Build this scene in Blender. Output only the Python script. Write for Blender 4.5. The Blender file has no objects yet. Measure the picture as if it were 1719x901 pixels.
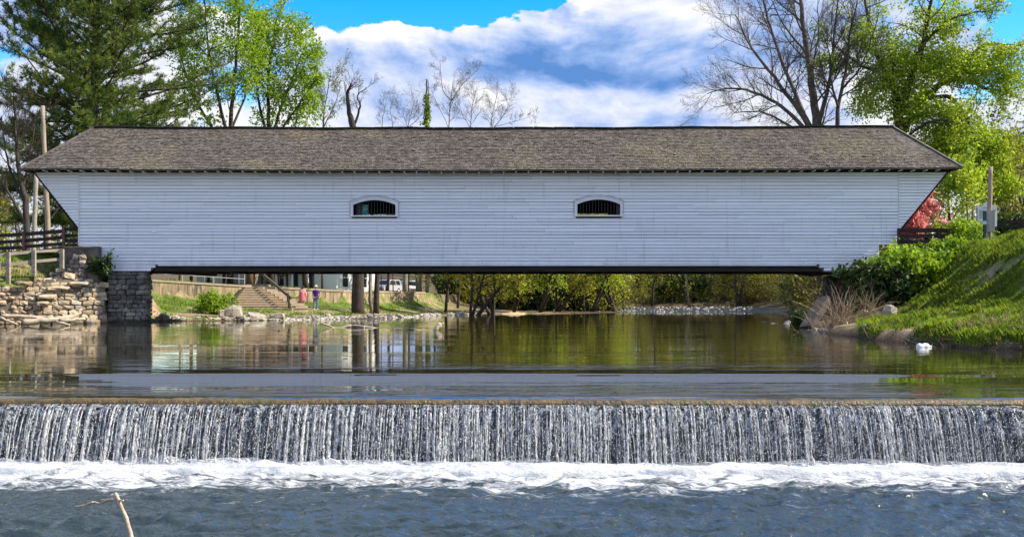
import bpy, bmesh, math, random
import numpy as np
from mathutils import Vector, Matrix
rnd = random.Random(7)
NR = np.random.RandomState(11)
SC = bpy.context.scene
COL = SC.collection
rad = math.radians

# ---------------------------------------------------------------- camera
F, CX, HY, H = 1848.0, 859.5, 508.0, 1.07      # focal length in photo pixels, centre column, horizon row, eye height
cam = bpy.data.cameras.new('camera')
camo = bpy.data.objects.new('camera', cam)
COL.objects.link(camo)
SC.camera = camo
cam.sensor_fit = 'HORIZONTAL'
cam.sensor_width = 36.0
cam.lens = F / 1719.0 * 36.0
cam.shift_y = (HY - 450.5) / 1719.0
cam.clip_start = 0.05
cam.clip_end = 5000
camo.location = (0, 0, H)
camo.rotation_euler = (rad(90), 0, 0)

def at(px, py, Y):
    return Vector(((px - CX) * Y / F, Y, H - (py - HY) * Y / F))
def ax(px, Y): return (px - CX) * Y / F
def az(py, Y): return H - (py - HY) * Y / F

# ---------------------------------------------------------------- render, light, sky
SC.render.engine = 'CYCLES'
SC.cycles.use_denoising = True
SC.cycles.max_bounces = 8
SC.cycles.diffuse_bounces = 3
SC.cycles.glossy_bounces = 4
SC.cycles.transmission_bounces = 4
SC.cycles.transparent_max_bounces = 12
SC.cycles.sample_clamp_indirect = 6
SC.view_settings.view_transform = 'Standard'
SC.view_settings.look = 'None'
SC.view_settings.gamma = 1.0
SC.view_settings.use_curve_mapping = False
SC.view_settings.exposure = 2.0

SUN_AZ, SUN_EL = 91.2, 42.0         # degrees clockwise from +Y, above the horizon
sd = Vector((math.sin(rad(SUN_AZ)) * math.cos(rad(SUN_EL)), math.cos(rad(SUN_AZ)) * math.cos(rad(SUN_EL)), math.sin(rad(SUN_EL))))
sun = bpy.data.lights.new('sun', 'SUN')
sun.energy = 2.15
sun.angle = rad(0.53)
sun.color = (1.0, 0.91, 0.76)
suno = bpy.data.objects.new('sun', sun)
COL.objects.link(suno)
suno.rotation_euler = sd.to_track_quat('Z', 'Y').to_euler()
suno.location = (60, 20, 60)

class NT:
    """small helper for writing node trees as expressions"""
    def __init__(s, tree): s.t = tree; s.n = tree.nodes; s.l = tree.links
    def new(s, kind, **kw):
        n = s.n.new(kind)
        for k, v in kw.items(): setattr(n, k, v)
        return n
    def put(s, sock, v):
        if isinstance(v, bpy.types.NodeSocket): s.l.new(v, sock)
        elif v is not None: sock.default_value = v
    def m(s, op, a, b=None, c=None, clamp=False):
        n = s.new('ShaderNodeMath', operation=op); n.use_clamp = clamp
        for i, v in enumerate((a, b, c)):
            if v is not None: s.put(n.inputs[i], v)
        return n.outputs[0]
    def vm(s, op, a, b=None):
        n = s.new('ShaderNodeVectorMath', operation=op)
        s.put(n.inputs[0], a)
        if b is not None: s.put(n.inputs[1], b)
        return n.outputs[0]
    def noise(s, vec, scale, detail=4, rough=0.55, dist=0.0, col=False, lac=2.0):
        n = s.new('ShaderNodeTexNoise')
        if vec is not None: s.l.new(vec, n.inputs['Vector'])
        n.inputs['Scale'].default_value = scale; n.inputs['Detail'].default_value = detail
        n.inputs['Roughness'].default_value = rough; n.inputs['Distortion'].default_value = dist
        n.inputs['Lacunarity'].default_value = lac
        return n.outputs['Color' if col else 'Fac']
    def ss(s, v, a, b, lo=0.0, hi=1.0):
        n = s.new('ShaderNodeMapRange', interpolation_type='SMOOTHSTEP')
        s.put(n.inputs[0], v)
        for i, q in enumerate((a, b, lo, hi)): s.put(n.inputs[1 + i], q)
        return n.outputs[0]
    def mix(s, fac, a, b, mode='MIX'):
        n = s.new('ShaderNodeMix', data_type='RGBA', blend_type=mode)
        s.put(n.inputs[0], fac)
        for sock, v in ((n.inputs[6], a), (n.inputs[7], b)):
            if isinstance(v, (tuple, list)) and len(v) == 3: v = (*v, 1)
            s.put(sock, v)
        return n.outputs[2]
    def xyz(s, v):
        n = s.new('ShaderNodeSeparateXYZ'); s.l.new(v, n.inputs[0]); return n.outputs
    def comb(s, x, y, z):
        n = s.new('ShaderNodeCombineXYZ')
        for i, v in enumerate((x, y, z)): s.put(n.inputs[i], v)
        return n.outputs[0]

world = bpy.data.worlds.new('World')
SC.world = world
world.use_nodes = True
w = NT(world.node_tree)
w.n.clear()
sky = w.new('ShaderNodeTexSky', sky_type='NISHITA')
sky.sun_disc = False
sky.sun_elevation = rad(SUN_EL)
sky.sun_rotation = rad(SUN_AZ)
sky.dust_density = 0.3
sky.ozone_density = 3.0
sky.air_density = 1.0
hsv = w.new('ShaderNodeHueSaturation')
hsv.inputs['Saturation'].default_value = 1.55
hsv.inputs['Hue'].default_value = 0.512
hsv.inputs['Value'].default_value = 0.72
w.l.new(sky.outputs[0], hsv.inputs['Color'])
bg = w.new('ShaderNodeBackground')
bg.inputs[1].default_value = 0.12
w.l.new(hsv.outputs[0], bg.inputs[0])
d = w.new('ShaderNodeTexCoord').outputs['Generated']
dx, dy, dz = w.xyz(d)[:3]
el = w.m('ARCSINE', dz)
azm = w.m('ARCTAN2', dx, dy)
# cumulus: billows stretched sideways; direction of the sky, not of the picture
q = w.comb(dx, dy, w.m('MULTIPLY', dz, 1.9))
warp = w.vm('SCALE', w.vm('SUBTRACT', w.noise(q, 3.2, 3, 0.5, col=True), (0.5, 0.5, 0.5)))
warp.node.inputs['Scale'].default_value = 0.16
p0 = w.vm('ADD', q, warp)
SUNW = (0.018, 0.0, 0.030)
def density(v): return w.noise(v, 4.6, 10, 0.57)
def puff(v): return w.noise(v, 11.0, 8, 0.6)
n0 = density(p0)
n1 = density(w.vm('ADD', p0, SUNW))
m0 = puff(p0)
m1 = puff(w.vm('ADD', p0, (0.008, 0.0, 0.015)))
def blob(px, py, sx, sy):
    a0 = math.atan2((px - CX) / F, 1.0); e0 = math.atan2(HY - py, math.hypot(F, px - CX))
    u = w.m('DIVIDE', w.m('SUBTRACT', azm, a0), sx / F)
    v = w.m('DIVIDE', w.m('SUBTRACT', el, e0), sy / F)
    return w.m('POWER', 2.718, w.m('MULTIPLY', w.m('ADD', w.m('MULTIPLY', u, u), w.m('MULTIPLY', v, v)), -1.0))
def total(bl):
    s = 0.0
    for b in bl: s = w.m('MULTIPLY_ADD', blob(*b[:4]), b[4], s)
    return s
wv = w.xyz(w.noise(q, 5.5, 6, 0.6, col=True))
azm = w.m('MULTIPLY_ADD', w.m('SUBTRACT', wv[0], 0.5), 0.22, azm)
el = w.m('MULTIPLY_ADD', w.m('SUBTRACT', wv[1], 0.5), 0.12, el)
holes = total([(640, -70, 250, 82, 0.46), (800, 14, 90, 46, 0.34), (935, -32, 120, 50, 0.36), (500, -40, 120, 60, 0.2), (1715, -10, 60, 45, 0.25), (60, -10, 80, 40, 0.2),
               (880, 190, 40, 22, 0.13), (1300, -420, 700, 260, 0.25), (240, 150, 60, 40, 0.08)])
banks = total([(620, 90, 150, 70, 0.16), (1080, 60, 160, 60, 0.16), (760, 150, 240, 60, 0.10), (1000, 180, 420, 60, 0.08), (70, 130, 120, 120, 0.08)])
back = w.ss(dy, -0.5, 0.35, 0.02, 0.035)        # fewer clouds on the clear side of the sky
high = w.ss(el, 0.45, 1.1, 0.0, -0.11)
bias = w.m('ADD', w.m('SUBTRACT', banks, holes), w.m('ADD', back, high))
cov = w.m('ADD', w.m('MULTIPLY_ADD', w.m('SUBTRACT', m0, 0.5), 0.16, w.m('MULTIPLY_ADD', w.m('SUBTRACT', n0, 0.5), 0.9, 0.56)), bias)
alpha = w.ss(cov, 0.488, 0.540)
veil = w.ss(w.m('ADD', w.noise(q, 5.0, 5, 0.6), w.m('MULTIPLY', bias, 0.7)), 0.42, 0.75, 0.0, 0.35)
alpha = w.m('MAXIMUM', alpha, veil)
relief = w.m('ADD', w.m('MULTIPLY', w.m('SUBTRACT', n0, n1), 1.3), w.m('MULTIPLY', w.m('SUBTRACT', m0, m1), 0.30))
low = w.noise(w.comb(dx, dy, w.m('MULTIPLY', dz, 3.2)), 3.4, 4, 0.55)
shadow_bank = total([(870, 75, 120, 34, 0.34), (1060, 108, 170, 34, 0.36), (640, 88, 80, 26, 0.20), (700, 150, 260, 50, 0.10), (560, 150, 90, 40, 0.12), (1110, 185, 120, 22, 0.16), (430, 140, 80, 60, 0.08)])
bright_bank = total([(640, 42, 120, 34, 0.34), (790, 72, 70, 22, 0.34), (1160, 25, 110, 30, 0.24), (870, 130, 130, 28, 0.22), (1080, 165, 130, 24, 0.24), (960, 18, 60, 12, 0.3), (820, 180, 160, 40, 0.1)])
thick = w.m('MULTIPLY', w.ss(cov, 0.58, 0.95), 0.22)
lit = w.m('ADD', w.m('MULTIPLY', relief, 2.2), w.m('MULTIPLY', w.m('SUBTRACT', low, 0.5), 0.7))
lit = w.m('ADD', w.m('SUBTRACT', w.m('ADD', lit, bright_bank), shadow_bank), w.m('SUBTRACT', 0.68, thick))
ramp = w.new('ShaderNodeValToRGB')
ce = ramp.color_ramp.elements
ce[0].position = 0.10; ce[0].color = (0.10, 0.24, 0.56, 1)
ce[1].position = 0.92; ce[1].color = (0.86, 0.86, 0.87, 1)
e_ = ce.new(0.36); e_.color = (0.26, 0.40, 0.72, 1)
e_ = ce.new(0.60); e_.color = (0.52, 0.60, 0.82, 1)
e_ = ce.new(0.78); e_.color = (0.72, 0.75, 0.84, 1)
w.l.new(lit, ramp.inputs[0])
cl = w.new('ShaderNodeBackground')
cl.inputs[1].default_value = 0.31
w.l.new(ramp.outputs[0], cl.inputs[0])
mx = w.new('ShaderNodeMixShader')
w.l.new(alpha, mx.inputs[0]); w.l.new(bg.outputs[0], mx.inputs[1]); w.l.new(cl.outputs[0], mx.inputs[2])
wo = w.new('ShaderNodeOutputWorld')
w.l.new(mx.outputs[0], wo.inputs['Surface'])

# ---------------------------------------------------------------- materials
MATS = {}
def pm(name, c1, c2=None, scale=3.0, rough=0.8, bump=0.0, bscale=None, island=0.0, objrand=0.0, trans=0.0, spec=0.3,
       stretch=(1, 1, 1), detail=5, contrast=(0.35, 0.65), c3=None, scale3=0.7, con3=(0.5, 0.7), tcol=None, wl=None):
    if name in MATS: return MATS[name]
    m = bpy.data.materials.new(name); m.use_nodes = True
    t = NT(m.node_tree); b = t.n['Principled BSDF']; out = t.n['Material Output']
    pos = t.new('ShaderNodeNewGeometry').outputs['Position']
    v = t.vm('MULTIPLY', pos, stretch)
    col = (*c1, 1)
    if c2 is not None: col = t.mix(t.ss(t.noise(v, scale, detail, 0.6), *contrast), c1, c2)
    if c3 is not None: col = t.mix(t.ss(t.noise(v, scale3, 4, 0.6), *con3), col, c3)
    if wl:
        zed = t.m('MULTIPLY_ADD', t.m('SUBTRACT', t.noise(pos, 2.0, 3, 0.5), 0.5), 0.35, t.xyz(pos)[2])
        col = t.mix(t.ss(zed, wl[1], wl[0]), col, wl[2])
    f = None
    if island: f = t.m('ADD', t.m('MULTIPLY', t.new('ShaderNodeNewGeometry').outputs['Random Per Island'], 2 * island), 1 - island)
    if objrand:
        g = t.m('ADD', t.m('MULTIPLY', t.new('ShaderNodeObjectInfo').outputs['Random'], 2 * objrand), 1 - objrand)
        f = g if f is None else t.m('MULTIPLY', f, g)
    if f is not None: col = t.mix(1.0, col, t.comb(f, f, f), 'MULTIPLY')
    t.put(b.inputs['Base Color'], col)
    b.inputs['Roughness'].default_value = rough
    b.inputs['Specular IOR Level'].default_value = spec
    if bump:
        bn = t.new('ShaderNodeBump'); bn.inputs['Strength'].default_value = 1.0; bn.inputs['Distance'].default_value = bump
        t.l.new(t.noise(v, bscale or scale * 3, 5, 0.6), bn.inputs['Height']); t.l.new(bn.outputs[0], b.inputs['Normal'])
    if trans:
        tr = t.new('ShaderNodeBsdfTranslucent'); t.put(tr.inputs[0], t.mix(1.0, col, tcol or (1.15, 1.1, 0.6), 'MULTIPLY'))
        ms = t.new('ShaderNodeMixShader'); ms.inputs[0].default_value = trans
        t.l.new(b.outputs[0], ms.inputs[1]); t.l.new(tr.outputs[0], ms.inputs[2]); t.l.new(ms.outputs[0], out.inputs[0])
    MATS[name] = m
    return m

M_paint = pm('white paint', (0.82, 0.83, 0.84), (0.72, 0.74, 0.77), 1.2, 0.6, 0.004, 6, objrand=0.07, stretch=(0.45, 1, 3.0), c3=(0.50, 0.51, 0.53), scale3=4.0, con3=(0.64, 0.80))
def paint_mat():
    m = bpy.data.materials.new('weathered white siding'); m.use_nodes = True
    t = NT(m.node_tree); b = t.n['Principled BSDF']
    pos = t.new('ShaderNodeNewGeometry').outputs['Position']
    rnd_ = t.new('ShaderNodeObjectInfo').outputs['Random']
    shifted = t.vm('ADD', pos, t.comb(t.m('MULTIPLY', rnd_, 37.0), 0.0, 0.0))
    col = t.mix(t.ss(t.noise(t.vm('MULTIPLY', shifted, (0.35, 1, 2.5)), 1.4, 5, 0.6), 0.3, 0.7), (0.87, 0.88, 0.89), (0.80, 0.82, 0.84))
    grain = t.ss(t.noise(t.vm('MULTIPLY', shifted, (0.6, 1, 16.0)), 3.0, 5, 0.65), 0.60, 0.80, 0.0, 0.55)
    col = t.mix(grain, col, (0.50, 0.51, 0.53))
    drip = t.ss(t.noise(t.vm('MULTIPLY', pos, (2.6, 1, 0.22)), 1.6, 5, 0.6), 0.55, 0.76, 0.0, 0.6)
    col = t.mix(drip, col, (0.55, 0.55, 0.55))
    chip = t.ss(t.noise(t.vm('MULTIPLY', shifted, (1.2, 1, 3.5)), 3.4, 6, 0.7), 0.70, 0.76)
    col = t.mix(t.m('MULTIPLY', chip, 0.8), col, (0.22, 0.21, 0.20))
    foot = t.m('MULTIPLY', t.ss(t.xyz(pos)[2], 3.7, 2.6), t.ss(t.noise(t.vm('MULTIPLY', pos, (1.5, 1, 0.6)), 1.2, 5, 0.65), 0.40, 0.70, 0.0, 0.6))
    col = t.mix(foot, col, (0.52, 0.51, 0.48))
    f = t.m('MULTIPLY_ADD', rnd_, 0.12, 0.93)
    col = t.mix(1.0, col, t.comb(f, f, f), 'MULTIPLY')
    t.put(b.inputs['Base Color'], col); b.inputs['Roughness'].default_value = 0.6
    bn = t.new('ShaderNodeBump'); bn.inputs['Distance'].default_value = 0.006
    t.l.new(t.noise(t.vm('MULTIPLY', shifted, (0.6, 1, 9.0)), 3.0, 5, 0.6), bn.inputs['Height']); t.l.new(bn.outputs[0], b.inputs['Normal'])
    return m
M_paint = paint_mat()
M_trim = pm('trim paint', (0.80, 0.80, 0.80), (0.70, 0.71, 0.73), 2.0, 0.6)
M_sheath = pm('weathered sheathing', (0.14, 0.14, 0.15), (0.09, 0.09, 0.095), 3.0, 0.9)
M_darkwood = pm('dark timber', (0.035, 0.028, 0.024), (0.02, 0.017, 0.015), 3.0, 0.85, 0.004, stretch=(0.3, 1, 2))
M_inner = pm('interior wood', (0.10, 0.07, 0.05), (0.06, 0.045, 0.03), 2.0, 0.9, stretch=(1, 1, 0.2))
M_shingle = pm('wood shingle', (0.150, 0.127, 0.106), (0.080, 0.067, 0.056), 3.6, 0.9, 0.004, 30, island=0.32, c3=(0.16, 0.135, 0.09), scale3=0.35, con3=(0.45, 0.7), stretch=(0.7, 1, 1))
M_stone = pm('cream stone', (0.52, 0.42, 0.28), (0.34, 0.265, 0.17), 4.0, 0.9, 0.02, 14, objrand=0.25, c3=(0.30, 0.29, 0.28), scale3=1.6, con3=(0.52, 0.66), wl=(0.02, 0.32, (0.10, 0.085, 0.055)))
M_rubble = pm('tan rubble stone', (0.40, 0.30, 0.19), (0.27, 0.20, 0.13), 4.0, 0.9, 0.02, 14, objrand=0.3, wl=(0.02, 0.3, (0.10, 0.085, 0.055)))
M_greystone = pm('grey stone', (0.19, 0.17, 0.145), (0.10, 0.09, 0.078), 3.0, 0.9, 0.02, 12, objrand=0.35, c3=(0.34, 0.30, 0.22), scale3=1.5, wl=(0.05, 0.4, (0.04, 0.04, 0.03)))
M_mortar = pm('mortar', (0.20, 0.17, 0.13), (0.11, 0.095, 0.075), 5.0, 0.95, 0.02)
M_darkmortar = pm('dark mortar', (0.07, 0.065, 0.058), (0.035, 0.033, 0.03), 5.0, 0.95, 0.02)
M_rock = pm('pale river rock', (0.46, 0.42, 0.36), (0.28, 0.25, 0.21), 4.0, 0.85, 0.02, 10, objrand=0.3, c3=(0.22, 0.19, 0.15), scale3=1.3)
M_rockstuff = pm('pale river pebbles', (0.46, 0.42, 0.36), (0.28, 0.25, 0.21), 4.0, 0.85, island=0.5)
M_conc = pm('old concrete', (0.44, 0.34, 0.20), (0.28, 0.215, 0.13), 1.6, 0.9, 0.012, 8, stretch=(1.6, 1.6, 0.22), contrast=(0.42, 0.60), c3=(0.13, 0.11, 0.08), scale3=2.6, con3=(0.48, 0.64))
M_darkconc = pm('stained concrete', (0.15, 0.13, 0.11), (0.08, 0.07, 0.06), 2.5, 0.9, 0.01, 9)
M_step = pm('concrete step', (0.42, 0.34, 0.235), (0.34, 0.275, 0.19), 4.0, 0.9)
M_fence = pm('dark brown fence board', (0.045, 0.032, 0.027), (0.028, 0.02, 0.017), 3.0, 0.8, stretch=(0.4, 1, 3))
M_fpost = pm('reddish fence post', (0.17, 0.085, 0.06), (0.10, 0.055, 0.04), 3.0, 0.8)
M_rail = pm('weathered rail', (0.36, 0.31, 0.24), (0.24, 0.205, 0.16), 3.0, 0.8, stretch=(0.4, 1, 3))
M_pole = pm('pole wood', (0.36, 0.29, 0.21), (0.24, 0.19, 0.14), 4.0, 0.85, stretch=(3, 3, 0.3))
M_lightpole = pm('pale pole', (0.36, 0.32, 0.26), (0.28, 0.25, 0.2), 3.0, 0.7)
M_bark = pm('dark bark', (0.075, 0.06, 0.048), (0.04, 0.032, 0.026), 6.0, 0.95, 0.03, 12, stretch=(2, 2, 0.4))
M_palebark = pm('pale bark', (0.30, 0.25, 0.19), (0.16, 0.135, 0.10), 5.0, 0.95, 0.02, stretch=(2, 2, 0.4))
M_bare = pm('grey twig bark', (0.17, 0.14, 0.115), (0.09, 0.075, 0.06), 4.0, 0.95)
M_drift = pm('driftwood', (0.52, 0.43, 0.31), (0.36, 0.29, 0.21), 5.0, 0.8, 0.006, stretch=(1, 1, 3))
M_dry = pm('dry stems', (0.36, 0.27, 0.17), (0.24, 0.17, 0.10), 3.0, 0.9, island=0.3)
M_pine = pm('pine needles', (0.17, 0.22, 0.04), (0.05, 0.10, 0.025), 0.55, 0.6, island=0.35, trans=0.3, contrast=(0.42, 0.6), spec=0.2)
M_leafA = pm('fresh green leaves', (0.30, 0.43, 0.04), (0.19, 0.31, 0.035), 0.6, 0.55, island=0.3, trans=0.5, spec=0.2, tcol=(1.35, 1.3, 0.6))
M_leafB = pm('chartreuse leaves', (0.38, 0.48, 0.05), (0.25, 0.35, 0.04), 0.6, 0.55, island=0.3, trans=0.5, spec=0.2, tcol=(1.35, 1.3, 0.6))
M_leafF = pm('yellow olive leaves', (0.34, 0.33, 0.045), (0.22, 0.23, 0.04), 0.6, 0.55, island=0.35, trans=0.5, spec=0.2, tcol=(1.3, 1.25, 0.6))
M_leafC = pm('mid green leaves', (0.21, 0.31, 0.03), (0.11, 0.18, 0.025), 0.6, 0.55, island=0.35, trans=0.5, spec=0.2, tcol=(1.35, 1.3, 0.6))
M_leafD = pm('olive leaves', (0.25, 0.24, 0.055), (0.16, 0.155, 0.045), 0.6, 0.6, island=0.4, trans=0.45, spec=0.2, tcol=(1.3, 1.25, 0.7))
M_leafE = pm('dark shrub leaves', (0.055, 0.10, 0.018), (0.03, 0.055, 0.012), 0.8, 0.55, island=0.35, trans=0.25, spec=0.3)
M_pink = pm('pink blossom', (0.78, 0.33, 0.31), (0.62, 0.22, 0.22), 1.5, 0.6, island=0.25, trans=0.5, tcol=(1.3, 1.2, 1.2))
M_redbud = pm('mauve blossom', (0.36, 0.15, 0.22), (0.25, 0.10, 0.15), 1.5, 0.6, island=0.25, trans=0.3, tcol=(1, 1, 1))
M_grass = pm('grass blades', (0.24, 0.34, 0.04), (0.11, 0.18, 0.025), 0.9, 0.6, island=0.4, trans=0.45, spec=0.2, c3=(0.30, 0.27, 0.12), scale3=2.2, con3=(0.56, 0.7))
M_house = pm('white clapboard', (0.78, 0.78, 0.77), (0.72, 0.72, 0.72), 3.0, 0.6)
M_greyhouse = pm('grey clapboard', (0.42, 0.43, 0.45), (0.37, 0.38, 0.40), 3.0, 0.6)
M_glass = pm('dark window glass', (0.02, 0.024, 0.03), rough=0.08, spec=0.6)
M_roofgrey = pm('asphalt roof', (0.13, 0.12, 0.12), (0.09, 0.085, 0.085), 4.0, 0.9)
M_black = pm('black metal', (0.02, 0.02, 0.022), rough=0.5)
M_ironbar = pm('iron bar', (0.05, 0.05, 0.055), rough=0.5)
M_teal = pm('teal board', (0.02, 0.42, 0.35), (0.02, 0.35, 0.29), 3.0, 0.5)
M_white = pm('white plastic', (0.82, 0.82, 0.82), rough=0.4)
M_skin = pm('skin', (0.52, 0.32, 0.23), rough=0.5)
M_pinkcloth = pm('light pink cloth', (0.78, 0.34, 0.36), (0.7, 0.28, 0.30), 8.0, 0.8)
M_pinkskirt = pm('coral skirt', (0.75, 0.16, 0.18), (0.66, 0.13, 0.15), 8.0, 0.8)
M_purple = pm('purple cotton', (0.085, 0.028, 0.29), (0.065, 0.022, 0.23), 8.0, 0.85)
M_jeans = pm('blue denim', (0.16, 0.23, 0.34), (0.11, 0.17, 0.27), 9.0, 0.85)
M_straw = pm('straw', (0.66, 0.54, 0.26), (0.56, 0.45, 0.2), 20.0, 0.8)
M_hair = pm('dark brown hair', (0.045, 0.018, 0.012), rough=0.5)
M_rubber = pm('tyre rubber', (0.02, 0.02, 0.02), rough=0.8)
M_alu = pm('alloy', (0.5, 0.5, 0.52), rough=0.35)
M_carwhite = pm('white car paint', (0.75, 0.75, 0.74), rough=0.25, spec=0.5)
M_cardark = pm('dark blue car paint', (0.03, 0.05, 0.09), rough=0.25, spec=0.5)
M_lamp = pm('headlight', (0.6, 0.6, 0.6), rough=0.15, spec=0.6)
M_ink = pm('dark blue lettering', (0.07, 0.09, 0.17), rough=0.7)
M_signtext = pm('white lettering', (0.62, 0.78, 0.76), rough=0.6)
M_signface = pm('sign face', (0.66, 0.67, 0.70), (0.6, 0.61, 0.64), 4.0, 0.6)
M_yellow = pm('yellow reflector', (0.75, 0.42, 0.02), rough=0.4)
M_greenbox = pm('dark green post', (0.02, 0.06, 0.045), rough=0.5)
M_greybox = pm('weathered grey box', (0.36, 0.34, 0.30), (0.28, 0.26, 0.23), 4.0, 0.8)

# ---------------------------------------------------------------- builders
ROOT = {}
class MB:
    def __init__(s): s.v = []; s.f = []
    def add(s, vs, fs):
        o = len(s.v); s.v += [tuple(p) for p in vs]; s.f += [tuple(i + o for i in q) for q in fs]; return s
    def box(s, lo, hi):
        x0, y0, z0 = lo; x1, y1, z1 = hi
        return s.add([(x0, y0, z0), (x1, y0, z0), (x1, y1, z0), (x0, y1, z0), (x0, y0, z1), (x1, y0, z1), (x1, y1, z1), (x0, y1, z1)],
                     [(0, 3, 2, 1), (4, 5, 6, 7), (0, 1, 5, 4), (1, 2, 6, 5), (2, 3, 7, 6), (3, 0, 4, 7)])
    def bar(s, a, b, w_, h_, up=(0, 0, 1)):
        a = Vector(a); b = Vector(b); dd = (b - a).normalized(); u = Vector(up)
        sdv = dd.cross(u)
        if sdv.length < 1e-4: sdv = dd.cross(Vector((1, 0, 0)))
        sdv.normalize(); u = sdv.cross(dd)
        vs = []
        for p in (a, b):
            for i, j in ((-1, -1), (1, -1), (1, 1), (-1, 1)): vs.append(p + sdv * (i * w_ / 2) + u * (j * h_ / 2))
        return s.add(vs, [(0, 1, 2, 3), (7, 6, 5, 4), (0, 4, 5, 1), (1, 5, 6, 2), (2, 6, 7, 3), (3, 7, 4, 0)])
    def tube(s, pts, rs, n=6, cap=True):
        pts = [Vector(p) for p in pts]
        o = len(s.v); k = len(pts)
        ref = None
        for i, p in enumerate(pts):
            tdir = (pts[min(i + 1, k - 1)] - pts[max(i - 1, 0)])
            if tdir.length < 1e-7: tdir = Vector((0, 0, 1))
            tdir.normalize()
            if ref is None: ref = Vector((1, 0, 0)) if abs(tdir.x) < 0.8 else Vector((0, 1, 0))
            a = tdir.cross(ref); 
            if a.length < 1e-5: a = tdir.cross(Vector((0.3, 1, 0.2)))
            a.normalize(); b = a.cross(tdir); ref = b
            for j in range(n):
                t = 2 * math.pi * j / n
                s.v.append(tuple(p + a * (rs[i] * math.cos(t)) + b * (rs[i] * math.sin(t))))
        for i in range(k - 1):
            for j in range(n):
                j2 = (j + 1) % n
                s.f.append((o + i * n + j, o + i * n + j2, o + (i + 1) * n + j2, o + (i + 1) * n + j))
        if cap and n > 2:
            s.f.append(tuple(o + j for j in reversed(range(n)))); s.f.append(tuple(o + (k - 1) * n + j for j in range(n)))
        return s
    def ext(s, poly, y0, y1):
        """extrude an x-z polygon along y"""
        n = len(poly); o = len(s.v)
        s.v += [(x, y0, z) for x, z in poly] + [(x, y1, z) for x, z in poly]
        s.f.append(tuple(o + i for i in range(n))); s.f.append(tuple(o + n + i for i in reversed(range(n))))
        for i in range(n): s.f.append((o + i, o + n + i, o + n + (i + 1) % n, o + (i + 1) % n))
        return s
    def build(s, name, mat, parent=None, smooth=False):
        off = ROOT.get(parent.name, Vector()) if parent is not None else Vector()
        me = bpy.data.meshes.new(name)
        va = np.array(s.v, dtype=np.float64)
        if len(va) and parent is not None: va = va - np.array(off)
        me.from_pydata(va.tolist(), [], s.f)
        return link(name, me, mat, parent, smooth)
def link(name, me, mat, parent=None, smooth=False, fix=True):
    if fix:
        bm = bmesh.new(); bm.from_mesh(me); bmesh.ops.recalc_face_normals(bm, faces=bm.faces); bm.to_mesh(me); bm.free()
    me.materials.clear(); me.materials.append(mat)
    if smooth: me.polygons.foreach_set('use_smooth', [True] * len(me.polygons))
    me.update()
    o = bpy.data.objects.new(name, me); COL.objects.link(o)
    if parent is not None:
        o.parent = parent; ROOT[o.name] = ROOT.get(parent.name, Vector())
    return o
def fast_mesh(name, verts, faces, mat, parent=None, smooth=False):
    """verts (N,3), faces (M,k) numpy -> object, no normal fixing"""
    me = bpy.data.meshes.new(name)
    v = np.asarray(verts, dtype=np.float32); f = np.asarray(faces, dtype=np.int32)
    if parent is not None: v = v - np.array(ROOT.get(parent.name, Vector()), dtype=np.float32)
    k = f.shape[1]
    me.vertices.add(len(v)); me.vertices.foreach_set('co', v.ravel())
    me.loops.add(f.size); me.loops.foreach_set('vertex_index', f.ravel())
    me.polygons.add(len(f)); me.polygons.foreach_set('loop_start', np.arange(len(f), dtype=np.int32) * k)
    me.update(calc_edges=True); me.validate()
    return link(name, me, mat, parent, smooth, fix=False)
def thing(name, loc, label, cat, group=None):
    o = bpy.data.objects.new(name, None); COL.objects.link(o)
    o.empty_display_size = 0.3; o.location = loc; ROOT[o.name] = Vector(loc)
    return tag(o, label, cat, group)
def tag(o, label=None, cat=None, group=None, kind=None):
    if label: o['label'] = label
    if cat: o['category'] = cat
    if group: o['group'] = group
    if kind: o['kind'] = kind
    return o
def solo(mb, name, mat, label, cat, group=None, smooth=False, base=None):
    """one-mesh thing with its origin at its base"""
    v = np.array(mb.v); c = Vector((v[:, 0].mean(), v[:, 1].mean(), v[:, 2].min())) if base is None else Vector(base)
    mb.v = (v - np.array(c)).tolist()
    o = mb.build(name, mat, None, smooth); o.location = c
    return tag(o, label, cat, group)
def piece(name, me, parent, loc, rot, scl):
    o = bpy.data.objects.new(name, me); COL.objects.link(o); o.parent = parent
    o.location = Vector(loc) - ROOT.get(parent.name, Vector()); o.rotation_euler = rot; o.scale = scl
    return o
def copy_tree(o, parent=None):
    c = o.copy(); COL.objects.link(c)
    if parent is not None: c.parent = parent
    for ch in list(o.children): copy_tree(ch, c)
    return c

# ---------------------------------------------------------------- noise in numpy
def vnoise(x, y, seed=0):
    xi = np.floor(x).astype(np.int64); yi = np.floor(y).astype(np.int64); xf = x - xi; yf = y - yi
    def hsh(a, b):
        n = (a * 374761393 + b * 668265263 + seed * 1442695041) & 0x7fffffff
        n = ((n ^ (n >> 13)) * 1274126177) & 0x7fffffff
        return ((n ^ (n >> 16)) & 0xffff) / 65535.0
    u = xf * xf * (3 - 2 * xf); v = yf * yf * (3 - 2 * yf)
    return (hsh(xi, yi) * (1 - u) + hsh(xi + 1, yi) * u) * (1 - v) + (hsh(xi, yi + 1) * (1 - u) + hsh(xi + 1, yi + 1) * u) * v
def fbm(x, y, seed=0, oct=4):
    s = 0; a = 0.5
    for i in range(oct):
        s = s + a * (vnoise(x, y, seed + i) - 0.5); x = x * 2.03 + 11.3; y = y * 2.03 + 5.7; a *= 0.5
    return s
def sst(a, b, x):
    t = np.clip((x - a) / (b - a), 0, 1); return t * t * (3 - 2 * t)

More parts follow.
